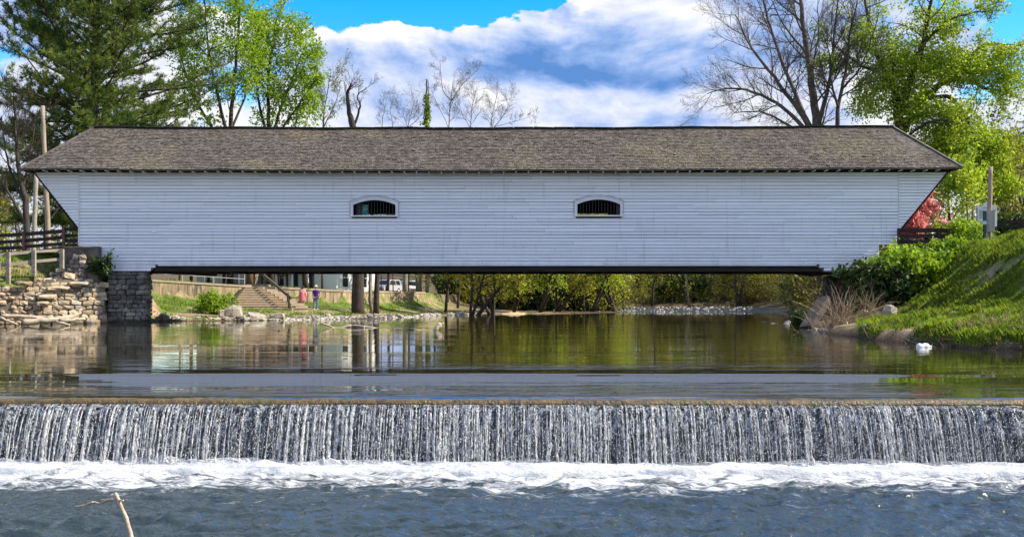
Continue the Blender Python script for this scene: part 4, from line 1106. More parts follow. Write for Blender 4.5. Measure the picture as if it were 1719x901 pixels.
# ---------------------------------------------------------------- houses
def house(name, label, loc, rotz, L, D, Hw, mat, wins_f, wins_r, doors=(), roofh=2.4, porch=None):
    h = thing(name, loc, label, 'house')
    loc0 = ROOT.pop(h.name); ROOT[h.name] = Vector((0, 0, 0))
    MB().box((0, 0, -0.8), (L, D, Hw)).build('wall', mat, h)
    MB().add([(-0.4, -0.4, Hw), (L + 0.4, -0.4, Hw), (L + 0.4, D + 0.4, Hw), (-0.4, D + 0.4, Hw), (-0.4, D / 2, Hw + roofh), (L + 0.4, D / 2, Hw + roofh)],
             [(0, 1, 5, 4), (2, 3, 4, 5), (0, 4, 3), (1, 2, 5), (0, 3, 2, 1)]).build('roof', M_roofgrey, h)
    for k_ in range(int(Hw / 0.22)):
        pass
    def window(c0, c1, z0, z1, side):
        if side == 'f':
            fr_ = MB().box((c0 - 0.12, -0.06, z0 - 0.12), (c1 + 0.12, -0.002, z1 + 0.12)).build('window', M_trim, h)
            MB().box((c0, -0.075, z0), (c1, -0.061, (z0 + z1) / 2 - 0.03)).build('pane', M_glass, fr_); MB().box((c0, -0.075, (z0 + z1) / 2 + 0.03), (c1, -0.061, z1)).build('pane', M_glass, fr_)
        else:
            fr_ = MB().box((L + 0.002, c0 - 0.12, z0 - 0.12), (L + 0.06, c1 + 0.12, z1 + 0.12)).build('window', M_trim, h)
            MB().box((L + 0.061, c0, z0), (L + 0.075, c1, (z0 + z1) / 2 - 0.03)).build('pane', M_glass, fr_); MB().box((L + 0.061, c0, (z0 + z1) / 2 + 0.03), (L + 0.075, c1, z1)).build('pane', M_glass, fr_)
    for q_ in wins_f: window(*q_, 'f')
    for q_ in wins_r: window(*q_, 'r')
    for (c0, c1, z1) in doors: MB().box((c0, -0.05, 0.0), (c1, -0.002, z1)).build('door', M_glass, h)
    lines = MB()
    for k_ in range(1, int(Hw / 0.2)):
        lines.box((0, -0.012, k_ * 0.2), (L, -0.001, k_ * 0.2 + 0.17)); lines.box((L + 0.001, 0.0, k_ * 0.2), (L + 0.012, D, k_ * 0.2 + 0.17))
    tag(lines.build('siding', mat, h), kind='stuff')
    if porch:
        x0, x1 = porch
        MB().box((x0, -1.9, 2.55), (x1, -0.08, 2.75)).build('porch_roof', mat, h)
        MB().box((x0, -1.9, -0.8), (x1, -0.08, 0.0)).build('porch_floor', M_conc, h)
        for x in (x0 + 0.25, (x0 + x1) / 2, x1 - 0.25): MB().tube([(x, -1.7, 0.0), (x, -1.7, 0.25), (x, -1.7, 0.5), (x, -1.7, 2.54)], [0.22, 0.21, 0.15, 0.11], 10).build('column', M_trim, h, True)
    ROOT[h.name] = loc0
    h.rotation_euler = (0, 0, rotz)
    return h
hx = ax(565, 108)
L1 = 8.0; th = rad(-24)
house('white_house', 'white clapboard house seen under the bridge, its right side bright in the sun', (hx - L1 * math.cos(th), 108 - L1 * math.sin(th), 1.9), th, L1, 7.6, 5.6, M_house,
      [(0.9, 1.8, 0.9, 2.5)], [(1.0, 1.95, 0.75, 2.6), (4.6, 5.5, 0.75, 2.6), (1.0, 1.95, 3.6, 5.0)], [(2.6, 3.5, 2.2), (4.5, 5.4, 2.2)], porch=(1.9, 6.0))
house('grey_house', 'pale grey house with dark windows seen behind the mauve blossom left of the white house', (ax(425, 118), 118, 1.9), rad(-6), 6.4, 7, 5.2, M_greyhouse,
      [(0.6, 1.5, 0.8, 2.3), (2.2, 3.0, 0.8, 2.3), (4.3, 5.3, 0.8, 2.3), (0.8, 1.6, 3.4, 4.8), (3.8, 4.6, 3.4, 4.8)], [(2, 3, 0.8, 2.3)])
house('weathered_shed', 'weathered board shed half hidden behind the posts left of the concrete steps', (ax(330, 108), 108, 2.0), rad(-4), 5.6, 5, 3.0, pm('weathered boards', (0.42, 0.37, 0.31), (0.30, 0.26, 0.22), 2.0, 0.9, stretch=(6, 1, 0.3)),
      [(0.9, 1.6, 0.9, 2.0), (3.4, 4.2, 0.9, 2.0)], [])

# ---------------------------------------------------------------- cars behind the wall
def car(label, loc, rotz, paint, tall):
    c = thing('parked_car', loc, label, 'car', 'cars parked behind the retaining wall')
    l0 = ROOT.pop(c.name); ROOT[c.name] = Vector()
    hh = 1.75 if tall else 1.5
    low = [(-2.25, 0.35), (2.2, 0.35), (2.3, 0.62), (2.2, 0.88), (1.2, 1.02), (-2.2, 1.02), (-2.3, 0.7)]
    mb = MB()
    def prism(poly, w0, w1):
        n = len(poly); o = len(mb.v)
        mb.v += [(x, -w0, z) for x, z in poly] + [(x, w0, z) for x, z in poly]
        mb.f.append(tuple(range(o, o + n))); mb.f.append(tuple(o + n + i for i in reversed(range(n))))
        for i in range(n): mb.f.append((o + i, o + n + i, o + n + (i + 1) % n, o + (i + 1) % n))
    prism(low, 0.9, 0.9)
    cab = [(1.15, 1.0), (0.45, hh - 0.05), (0.2, hh), (-1.8, hh), (-2.05, hh - 0.1), (-2.2, 1.0)]
    n = len(cab); o = len(mb.v)
    wz = lambda z: 0.88 - 0.16 * (z - 1.0) / (hh - 1.0)
    mb.v += [(x, -wz(z), z) for x, z in cab] + [(x, wz(z), z) for x, z in cab]
    mb.f.append(tuple(range(o, o + n))); mb.f.append(tuple(o + n + i for i in reversed(range(n))))
    for i in range(n): mb.f.append((o + i, o + n + i, o + n + (i + 1) % n, o + (i + 1) % n))
    body = mb.build('body', paint, c)
    def pt(t, y, push): x = 1.15 + (0.45 - 1.15) * t; z = 1.0 + (hh - 1.05) * t; return (x + push * 0.9, y * wz(z), z + push * 0.4)
    MB().add([pt(0.1, -0.92, 0.012), pt(0.1, 0.92, 0.012), pt(0.92, 0.92, 0.012), pt(0.92, -0.92, 0.012), pt(0.1, -0.92, 0.002), pt(0.1, 0.92, 0.002), pt(0.92, 0.92, 0.002), pt(0.92, -0.92, 0.002)],
             [(0, 1, 2, 3), (4, 7, 6, 5), (0, 4, 5, 1), (1, 5, 6, 2), (2, 6, 7, 3), (3, 7, 4, 0)]).build('windscreen', M_glass, c)
    for s in (-1, 1):
        for (x0, x1, x2, x3) in ((-0.75, 0.85, 0.42, -0.75), (-1.95, -0.85, -0.85, -1.8)):
            z0, z1 = 1.06, hh - 0.12; q0, q1 = wz(z0) + 0.008, wz(z1) + 0.008
            MB().add([(x0, s * q0, z0), (x1, s * q0, z0), (x2, s * q1, z1), (x3, s * q1, z1), (x0, s * (q0 - .006), z0), (x1, s * (q0 - .006), z0), (x2, s * (q1 - .006), z1), (x3, s * (q1 - .006), z1)],
                     [(0, 1, 2, 3), (4, 7, 6, 5), (0, 4, 5, 1), (1, 5, 6, 2), (2, 6, 7, 3), (3, 7, 4, 0)]).build('side_window', M_glass, c)
        MB().box((2.20, s * 0.62 - 0.2, 0.66), (2.31, s * 0.62 + 0.2, 0.84)).build('headlight', M_lamp, c)
        for x in (-1.4, 1.4):
            wh = MB().tube([(x, s * 0.72, 0.34), (x, s * 0.915, 0.34)], [0.34, 0.34], 16).build('wheel', M_rubber, c)
            MB().tube([(x, s * 0.9, 0.34), (x, s * 0.93, 0.34)], [0.2, 0.19], 12).build('rim', M_alu, wh)
    MB().box((2.25, -0.45, 0.5), (2.315, 0.45, 0.66)).build('grille', M_black, c)
    ROOT[c.name] = l0; c.rotation_euler = (0, 0, rotz)
    return c
for (px, Yc, rz, pt_, tall, lb) in ((650, 142, -2.0, M_greyhouse, True, 'grey car with a dark windscreen parked behind the wall, nearest the tree trunks'), (688, 146, -1.2, M_carwhite, True, 'white car parked behind the wall, furthest to the right')):
    x = ax(px, Yc); car(lb, (x, Yc, hz(x, Yc) + 0.0), rz, pt_, tall)

# ---------------------------------------------------------------- people
def skin_obj(name, verts, edges, radii, mat, parent, sub=1):
    me = bpy.data.meshes.new(name); off = ROOT.get(parent.name, Vector())
    me.from_pydata([tuple(v) for v in verts], edges, [])
    o = bpy.data.objects.new(name, me); COL.objects.link(o); o.parent = parent; ROOT[o.name] = Vector()
    m = o.modifiers.new('skin', 'SKIN'); m.use_smooth_shade = True
    for i, r in enumerate(radii):
        sv_ = me.skin_vertices[0].data[i]; rr = r if isinstance(r, tuple) else (r, r); sv_.radius = rr
    me.skin_vertices[0].data[0].use_root = True
    if sub: s = o.modifiers.new('subsurf', 'SUBSURF'); s.levels = sub; s.render_levels = sub
    me.materials.append(mat)
    return o
def person(label, loc, rotz, sc, woman):
    p = thing('person', loc, label, 'person')
    ROOT[p.name] = Vector()
    st = 0.13 if woman else 0.09   # half stride
    V = []; E = []; R = []
    def v(x, y, z, r, to=None):
        V.append((x, y, z)); R.append(r)
        if to is not None: E.append((to, len(V) - 1))
        return len(V) - 1
    pel = v(0, 0, 0.95, (0.155, 0.115)); wa = v(0, 0, 1.10, (0.13, 0.09), pel); ch = v(0, 0.0, 1.30, (0.155, 0.105), wa); ns = v(0, 0.0, 1.44, (0.07, 0.06), ch); nk = v(0, 0.01, 1.51, 0.052, ns)
    hd = v(0, 0.03, 1.60, (0.075, 0.09), nk); tp = v(0, 0.03, 1.68, (0.068, 0.085), hd)
    for s in (-1, 1):
        f = s * st
        hip = v(s * 0.09, 0, 0.90, 0.092, pel); kn = v(s * 0.095, f * 0.45 + 0.03, 0.50, 0.06, hip); an = v(s * 0.09, f, 0.09, 0.04, kn); to_ = v(s * 0.11, f + 0.13, 0.035, 0.036, an)
        sh2 = v(s * 0.17, 0, 1.39, 0.055, ch); elb = v(s * 0.225, -f * 0.3 - 0.02, 1.12, 0.042, sh2); wr = v(s * 0.235, -f * 0.6 + 0.06, 0.88, 0.028, elb); pa = v(s * 0.235, -f * 0.6 + 0.075, 0.81, 0.032, wr)
        for k_ in range(4):
            a1 = v(s * 0.235 + 0.002 * s, -f * 0.6 + 0.045 + 0.022 * k_, 0.765, 0.010, pa); v(s * 0.225, -f * 0.6 + 0.05 + 0.022 * k_, 0.735 + 0.006 * abs(k_ - 1.4), 0.008, a1)
        t1 = v(s * 0.215, -f * 0.6 + 0.11, 0.80, 0.010, pa); v(s * 0.205, -f * 0.6 + 0.125, 0.765, 0.009, t1)
    v(0, 0.125, 1.60, 0.012, hd)  # nose
    for s in (-1, 1): v(s * 0.085, 0.03, 1.60, 0.012, hd)  # ears
    skin_obj('body', V, E, R, M_skin, p)
    # shirt or top with sleeves
    V = []; E = []; R = []
    c_sh = M_pinkcloth if woman else M_purple
    a = v(0, 0, 0.90 if not woman else 0.98, (0.185, 0.14)); b2 = v(0, 0, 1.10, (0.165, 0.12) if not woman else (0.15, 0.112), a); c2 = v(0, 0, 1.31, (0.185, 0.13), b2); v(0, 0, 1.43, (0.10, 0.085), c2)
    for s in (-1, 1):
        f = s * st
        q = v(s * 0.175, 0, 1.38, 0.075, c2); q2 = v(s * 0.222, -f * 0.25 - 0.015, 1.16 if not woman else 1.12, 0.068, q)
        if woman: v(s * 0.235, -f * 0.6 + 0.05, 0.91, 0.05, q2)
    skin_obj('shirt', V, E, R, c_sh, p)
    if woman:
        n = 20; prof = [(1.06, 0.155, 0.12), (0.96, 0.20, 0.16), (0.80, 0.235, 0.195), (0.62, 0.265, 0.225)]
        mb = MB(); vs = []
        for (z, rx, ry) in prof:
            for j in range(n):
                t = 2 * math.pi * j / n; k_ = 1 + (0.06 * math.sin(t * 7) if z < 0.9 else 0)
                vs.append((rx * k_ * math.cos(t), ry * k_ * math.sin(t), z))
        fs = [(i * n + j, i * n + (j + 1) % n, (i + 1) * n + (j + 1) % n, (i + 1) * n + j) for i in range(3) for j in range(n)]
        mb.add(vs, fs); mb.build('skirt', M_pinkskirt, p, True)
        V = []; E = []; R = []
        a = v(0, -0.015, 1.70, (0.085, 0.095)); b2 = v(0, -0.035, 1.60, (0.095, 0.09), a); v(0, -0.06, 1.46, (0.075, 0.045), b2)
        skin_obj('hair', V, E, R, M_hair, p)
    else:
        V = []; E = []; R = []
        a = v(0, 0, 0.96, (0.168, 0.128))
        for s in (-1, 1):
            f = s * st
            q = v(s * 0.09, 0, 0.88, 0.112, a); q2 = v(s * 0.097, f * 0.45 + 0.028, 0.50, 0.082, q); v(s * 0.092, f, 0.08, 0.066, q2)
        skin_obj('jeans', V, E, R, M_jeans, p)
        n = 18; mb = MB(); vs = []
        prof = [(0.20, 1.675), (0.205, 1.685), (0.10, 1.70), (0.095, 1.79), (0.06, 1.815), (0.005, 1.82)]
        for (r, z) in prof:
            for j in range(n): t = 2 * math.pi * j / n; vs.append((r * math.cos(t), 0.03 + r * 1.05 * math.sin(t), z))
        mb.add(vs, [(i * n + j, i * n + (j + 1) % n, (i + 1) * n + (j + 1) % n, (i + 1) * n + j) for i in range(len(prof) - 1) for j in range(n)])
        mb.build('hat', M_straw, p, True)
        V = []; E = []; R = []
        a = v(0, -0.005, 1.655, (0.082, 0.09)); v(0, -0.02, 1.60, (0.075, 0.08), a); skin_obj('hair', V, E, R, M_hair, p)
    for s in (-1, 1):
        f = s * st
        V = []; E = []; R = []
        a = v(s * 0.09, f - 0.035, 0.045, 0.045); b2 = v(s * 0.10, f + 0.06, 0.042, 0.048, a); v(s * 0.112, f + 0.155, 0.035, 0.04, b2)
        skin_obj('shoe', V, E, R, M_white, p)
    ROOT[p.name] = Vector(loc); p.rotation_euler = (0, 0, rotz); p.scale = (sc, sc, sc)
    return p
x = ax(508, 79.0); person('woman in a light pink top and coral skirt walking away along the bank', (x, 79.0, hz(x, 79.0)), rad(12), 0.97, True)
x = ax(530, 80.0); person('man in a straw hat, purple shirt and jeans walking away along the bank', (x, 80.0, hz(x, 80.0)), rad(-6), 0.985, False)

# ---------------------------------------------------------------- trees
def rvec(r): 
    while True:
        v = Vector((r.uniform(-1, 1), r.uniform(-1, 1), r.uniform(-1, 1)))
        if 0.05 < v.length < 1: return v.normalized()
def grow(mb, tips, p, d, L, r, lv, P, R):
    """recursive limb; P: per level lists; records leaf positions on the last levels"""
    n = P['seg'][min(lv, len(P['seg']) - 1)]
    pts = [p.copy()]; rs = [r]; dirs = [d.copy()]
    rend = r * P.get('taper', 0.35)
    for i in range(n):
        d = (d + rvec(R) * P['wig'][min(lv, len(P['wig']) - 1)] + Vector((0, 0, P['up'][min(lv, len(P['up']) - 1)]))).normalized()
        p = p + d * (L / n); pts.append(p.copy()); rs.append(r + (rend - r) * (i + 1) / n); dirs.append(d.copy())
    side = 8 if r > 0.08 else 6 if r > 0.04 else 4 if r > 0.015 else 3
    mb.tube(pts, rs, side, cap=(r > 0.03))
    if lv >= P['depth']:
        for q in pts[1:]: tips.append((q, d))
        return
    k = P['kids'][lv]
    for c in range(k):
        t = P['t0'][lv] + (1 - P['t0'][lv]) * (c + R.random()) / k
        f = t * n; i = min(int(f), n - 1); q = pts[i].lerp(pts[i + 1], f - i)
        dd = dirs[i + 1]
        sidev = dd.cross(rvec(R)).normalized()
        a = rad(P['ang'][lv] * R.uniform(0.75, 1.25))
        nd = (dd * math.cos(a) + sidev * math.sin(a)).normalized()
        grow(mb, tips, q, nd, L * P['len'][lv] * R.uniform(0.7, 1.15) * (1.1 - 0.45 * t), max(rs[i] * P['rad'][lv] * R.uniform(0.8, 1.1), P.get('rmin', 0.006)), lv + 1, P, R)
def leaves(centers, spread, per, size, seed, asp=1.8, droop=0.0, flat=0.0):
    r = np.random.RandomState(seed)
    c = np.asarray([tuple(q) for q in centers], float)
    c = np.repeat(c, per, 0); n = len(c)
    off = r.normal(size=(n, 3)) * spread
    off[:, 2] -= droop * np.abs(r.normal(size=n))
    c = c + off
    a = r.normal(size=(n, 3)); a[:, 2] -= 0.3; a /= np.linalg.norm(a, axis=1)[:, None]
    b = r.normal(size=(n, 3)); b = np.cross(a, b); b /= np.linalg.norm(b, axis=1)[:, None] + 1e-9
    if flat:
        b[:, 2] *= (1 - flat); a[:, 2] *= (1 - flat)
    sz = size * r.uniform(0.6, 1.35, size=n)[:, None]
    a = a * sz * asp * 0.5; b = b * sz * 0.5
    v = np.stack([c - a, c + b * 0.9 - a * 0.1, c + a, c - b * 0.9 - a * 0.1], 1).reshape(-1, 3)
    f = np.arange(n * 4).reshape(n, 4)
    return v, f
def crown_mesh(name, vf, mat, parent): return fast_mesh(name, vf[0], vf[1], mat, parent)
def limb(pts, Y):
    """hand-placed limb: (px, py, dY) points at distance Y"""
    return [at(a, b, Y + c) for (a, b, c) in pts]
def smooth_path(pts, k=4):
    out = []
    n = len(pts)
    for i in range(n - 1):
        p0, p1, p2, p3 = pts[max(i - 1, 0)], pts[i], pts[i + 1], pts[min(i + 2, n - 1)]
        for j in range(k):
            t = j / k
            out.append(0.5 * ((2 * p1) + (p2 - p0) * t + (2 * p0 - 5 * p1 + 4 * p2 - p3) * t * t + (3 * p1 - p0 - 3 * p2 + p3) * t ** 3))
    out.append(pts[-1]); return out
def limbed_tree(name, label, cat, Y, limbs, P, bark, seed, leaf=None, group=None, blobs=None, base=None):
    """limbs: (points, r0, r1, twigs, twig length, t0)"""
    R = random.Random(seed)
    b0 = at(*limbs[0][0][0][:2], Y); zb = hz(b0.x, b0.y); b0.z = zb
    t = thing(name, b0, label, cat, group)
    mb = MB(); tips = []
    first = True
    for (pp, r0, r1, kids, kl, t0) in limbs:
        w_ = limb(pp, Y)
        if first:
            w_[0].z = zb - 0.3; first = False
        w_ = smooth_path(w_, 4); n = len(w_)
        for q in w_[1:]: q += rvec(R) * (0.04 + 0.02 * r0)
        rs = [r0 + (r1 - r0) * (i / (n - 1)) ** 0.8 for i in range(n)]
        mb.tube(w_, rs, 10 if r0 > 0.15 else 7)
        for c in range(kids):
            f = (t0 + (1 - t0) * (c + R.random()) / kids) * (n - 1); i = min(int(f), n - 2)
            q = w_[i].lerp(w_[i + 1], f - i); dd = (w_[i + 1] - w_[i]).normalized()
            sidev = dd.cross(rvec(R)).normalized(); a = rad(R.uniform(28, 68))
            grow(mb, tips, q, (dd * math.cos(a) + sidev * math.sin(a)).normalized(), kl * R.uniform(0.6, 1.25), max(min(rs[i] * 0.5, 0.012 * kl + 0.012), 0.010), 0, P, R)
    mb.build('trunk', bark, t, True)
    if leaf:
        mat, per, spread, size = leaf[:4]
        cs = [q for q, d_ in tips if R.random() < (leaf[4] if len(leaf) > 4 else 1.0)]
        vs, fs = [np.zeros((0, 3))], [np.zeros((0, 4), int)]
        if cs:
            a_, b_ = leaves(cs, spread, per, size, seed); vs.append(a_); fs.append(b_)
        if blobs:
            extra = []
            for (px, py, rp, nb) in blobs:
                c = at(px, py, Y); rr = rp * Y / F
                for k_ in range(int(nb * (1.6 if mat == M_leafA else 2.3))):
                    q = rvec(R) * (R.random() ** 0.45) * rr; q.z *= 0.8; extra.append(c + q)
            a_, b_ = leaves(extra, spread * 1.15, int(per * 3.2) + 2, size, seed + 1); b_ = b_ + sum(len(v_) for v_ in vs); vs.append(a_); fs.append(b_)
        crown_mesh('crown', (np.concatenate(vs), np.concatenate(fs)), mat, t)
    return t
P_twig = dict(seg=[6, 5, 4], wig=[0.16, 0.2, 0.25], up=[0.04, 0.05, 0.05], depth=2, kids=[7, 5], t0=[0.15, 0.15], ang=[42, 42], len=[0.5, 0.5], rad=[0.6, 0.6], taper=0.3, rmin=0.007)
P_bare = dict(seg=[7, 5, 4], wig=[0.13, 0.17, 0.2], up=[0.06, 0.06, 0.05], depth=2, kids=[12, 8], t0=[0.1, 0.1], ang=[36, 38], len=[0.55, 0.52], rad=[0.62, 0.62], taper=0.3, rmin=0.008)
P_fine = dict(seg=[6, 5, 4, 3], wig=[0.14, 0.18, 0.2, 0.22], up=[0.05, 0.05, 0.04, 0.02], depth=3, kids=[9, 6, 4], t0=[0.1, 0.1, 0.1], ang=[36, 38, 40], len=[0.58, 0.55, 0.55], rad=[0.6, 0.6, 0.6], taper=0.3, rmin=0.0055)
P_drop = dict(seg=[6, 5, 5], wig=[0.2, 0.22, 0.22], up=[0.0, -0.06, -0.14], depth=2, kids=[6, 5], t0=[0.15, 0.2], ang=[50, 45], len=[0.5, 0.55], rad=[0.6, 0.6], taper=0.3, rmin=0.007)

# big bare tree right of centre
limbed_tree('bare_tree', 'large leafless grey tree with arching branches behind the right part of the roof', 'tree', 70,
    [([(1376, 380, 0), (1374, 300, 0), (1371, 215, 0), (1362, 140, 0.3), (1352, 70, 0.6), (1343, 0, 1), (1336, -70, 1.2)], 0.42, 0.07, 12, 4.2, 0.30),
     ([(1371, 235, 0), (1340, 185, -0.6), (1300, 130, -1.2), (1262, 80, -1.6), (1235, 25, -2)], 0.2, 0.03, 13, 3.2, 0.2),
     ([(1370, 240, 0), (1325, 190, 1), (1278, 160, 1.6), (1228, 148, 2), (1188, 158, 2.4)], 0.17, 0.025, 13, 2.6, 0.25),
     ([(1366, 225, 0), (1332, 150, 1.2), (1300, 70, 2), (1282, 0, 2.5), (1275, -50, 3)], 0.17, 0.03, 12, 3.4, 0.25),
     ([(1372, 215, 0), (1392, 140, -1), (1400, 60, -1.4), (1408, -20, -1.6)], 0.17, 0.03, 11, 3.2, 0.2),
     ([(1368, 235, 0), (1320, 208, -1.2), (1275, 188, -2.2), (1232, 190, -3)], 0.12, 0.02, 11, 2.2, 0.2),
     ([(1354, 90, .5), (1315, 40, 0), (1290, -10, -0.5)], 0.1, 0.02, 9, 2.6, 0.2)],
    P_fine, M_bare, 21)
limbed_tree('bare_tree', 'slimmer dark leafless tree between the big bare tree and the chartreuse tree', 'tree', 66,
    [([(1406, 380, 0), (1406, 300, 0), (1405, 214, 0), (1410, 165, 0.2), (1421, 110, 0.4), (1428, 50, 0.6), (1440, 0, 0.8)], 0.20, 0.04, 12, 2.8, 0.45),
     ([(1407, 180, 0), (1396, 140, 0.3), (1392, 90, 0.6), (1380, 50, 1)], 0.09, 0.02, 9, 2.0, 0.2),
     ([(1412, 150, 0), (1440, 120, -0.4), (1462, 70, -0.7), (1475, 20, -1)], 0.08, 0.02, 8, 2.0, 0.2)], P_bare, M_bark, 22)
limbed_tree('spreading_tree', 'great chartreuse leafing tree with heavy dark twisted limbs behind the right end of the bridge', 'tree', 69,
    [([(1518, 390, 0), (1515, 300, 0), (1512, 225, 0), (1506, 175, 0.2), (1500, 140, 0.4)], 0.50, 0.20, 2, 2.0, 0.8),
     ([(1502, 150, 0.3), (1482, 120, 0.3), (1470, 80, 0.5), (1458, 35, 0.6), (1448, -30, 0.8)], 0.24, 0.05, 11, 2.8, 0.15),
     ([(1478, 118, 0.3), (1450, 112, 0), (1425, 95, -0.4), (1400, 78, -0.6)], 0.12, 0.03, 8, 2.0, 0.2),
     ([(1508, 190, 0), (1530, 130, -0.4), (1548, 80, -0.6), (1558, 30, -0.8), (1568, -30, -1)], 0.30, 0.07, 11, 2.8, 0.3),
     ([(1514, 222, 0), (1540, 180, 0.5), (1566, 152, 1.0), (1592, 136, 1.4), (1625, 134, 1.8)], 0.32, 0.13, 7, 2.2, 0.35),
     ([(1625, 134, 1.8), (1655, 148, 2), (1685, 152, 2), (1722, 144, 2.2), (1750, 160, 2.2)], 0.13, 0.04, 9, 2.2, 0.1),
     ([(1560, 165, 0.8), (1590, 162, 0), (1610, 180, -0.8), (1625, 205, -1.2), (1636, 232, -1.5), (1642, 250, -1.6)], 0.16, 0.04, 8, 1.8, 0.2),
     ([(1600, 137, 1.4), (1630, 95, 0.6), (1660, 74, 0), (1692, 76, -0.4), (1715, 90, -0.6)], 0.15, 0.03, 9, 2.2, 0.2),
     ([(1550, 75, -0.6), (1585, 40, -1), (1620, 25, -1.3), (1660, 20, -1.6)], 0.12, 0.03, 9, 2.2, 0.1),
     ([(1516, 235, 0), (1560, 205, -1.5), (1600, 205, -2.2), (1625, 218, -2.5)], 0.12, 0.03, 7, 1.6, 0.3),
     ([(1645, 250, -1.6), (1668, 255, -1.8), (1682, 280, -2), (1688, 305, -2)], 0.07, 0.02, 5, 1.0, 0.2)],
    P_drop, M_bark, 23, leaf=(M_leafB, 3, 0.17, 0.105, 0.45),
    blobs=[(1500, 95, 48, 120), (1480, 145, 45, 110), (1545, 120, 52, 150), (1530, 185, 48, 150), (1580, 105, 40, 90), (1620, 112, 46, 120), (1668, 105, 42, 110), (1690, 140, 34, 70), (1590, 200, 50, 130), (1570, 245, 45, 130),
           (1625, 245, 56, 190), (1670, 250, 46, 130), (1650, 300, 42, 130), (1600, 300, 40, 120), (1690, 315, 28, 50), (1455, 175, 35, 60), (1450, 60, 36, 50), (1570, 40, 50, 70)])
# fresh green trees left
limbed_tree('leafy_tree', 'tall light green tree with dark forked stems nearest the pine', 'tree', 92,
    [([(386, 385, 0), (386, 300, 0), (387, 215, 0), (392, 150, 0), (398, 80, 0.3), (402, 10, 0.6), (404, -50, 0.8)], 0.28, 0.05, 11, 3.0, 0.35),
     ([(384, 250, 0), (350, 205, 0.6), (322, 150, 1), (305, 100, 1.2), (292, 50, 1.4)], 0.17, 0.03, 11, 2.8, 0.25),
     ([(384, 240, 0), (368, 170, -0.8), (352, 100, -1.2), (345, 30, -1.5), (342, -30, -1.6)], 0.17, 0.03, 11, 2.8, 0.25),
     ([(386, 225, 0), (410, 165, 1), (424, 100, 1.5), (430, 40, 2)], 0.13, 0.03, 9, 2.4, 0.3)],
    P_twig, M_bark, 24, leaf=(M_leafA, 2, 0.17, 0.15, 0.42),
    blobs=[(330, 25, 50, 80), (385, 5, 45, 70), (300, 75, 40, 60), (345, 95, 45, 70), (395, 75, 40, 60), (315, 145, 36, 45), (370, 150, 38, 45), (290, 180, 26, 20), (350, 200, 30, 24), (415, 30, 40, 60), (425, 90, 34, 40), (412, 140, 30, 30)])
limbed_tree('leafy_tree', 'broad light green tree with several stems whose rounded crown ends at the open sky', 'tree', 96,
    [([(455, 385, 0), (454, 300, 0), (452, 215, 0), (450, 150, 0), (456, 80, 0.3), (468, 20, 0.6)], 0.30, 0.05, 11, 2.8, 0.4),
     ([(454, 250, 0), (436, 180, -0.5), (428, 110, -0.8), (424, 50, -1)], 0.17, 0.03, 10, 2.4, 0.3),
     ([(454, 235, 0), (474, 175, 0.6), (496, 120, 1), (512, 75, 1.2)], 0.17, 0.03, 11, 2.4, 0.25),
     ([(455, 245, 0), (488, 195, -0.8), (512, 160, -1.2), (532, 130, -1.4)], 0.13, 0.025, 10, 2.0, 0.25)],
    P_twig, M_bark, 25, leaf=(M_leafA, 2, 0.16, 0.15, 0.42),
    blobs=[(455, 40, 42, 90), (495, 50, 36, 80), (520, 85, 26, 55), (470, 100, 42, 90), (512, 130, 32, 65), (440, 140, 36, 50), (480, 165, 36, 60), (525, 185, 20, 26), (450, 195, 32, 40), (505, 200, 28, 40), (428, 80, 34, 50)])
limbed_tree('bare_tree', 'small half leafed tree just right of the broad light green tree', 'tree', 104,
    [([(541, 390, 0), (541, 300, 0), (543, 210, 0), (548, 165, 0), (556, 120, 0.2)], 0.13, 0.03, 10, 2.2, 0.4),
     ([(542, 215, 0), (560, 180, 0.3), (570, 150, 0.6)], 0.07, 0.02, 7, 1.6, 0.2)], P_bare, M_bare, 26, leaf=(M_leafC, 1, 0.15, 0.12, 0.10))
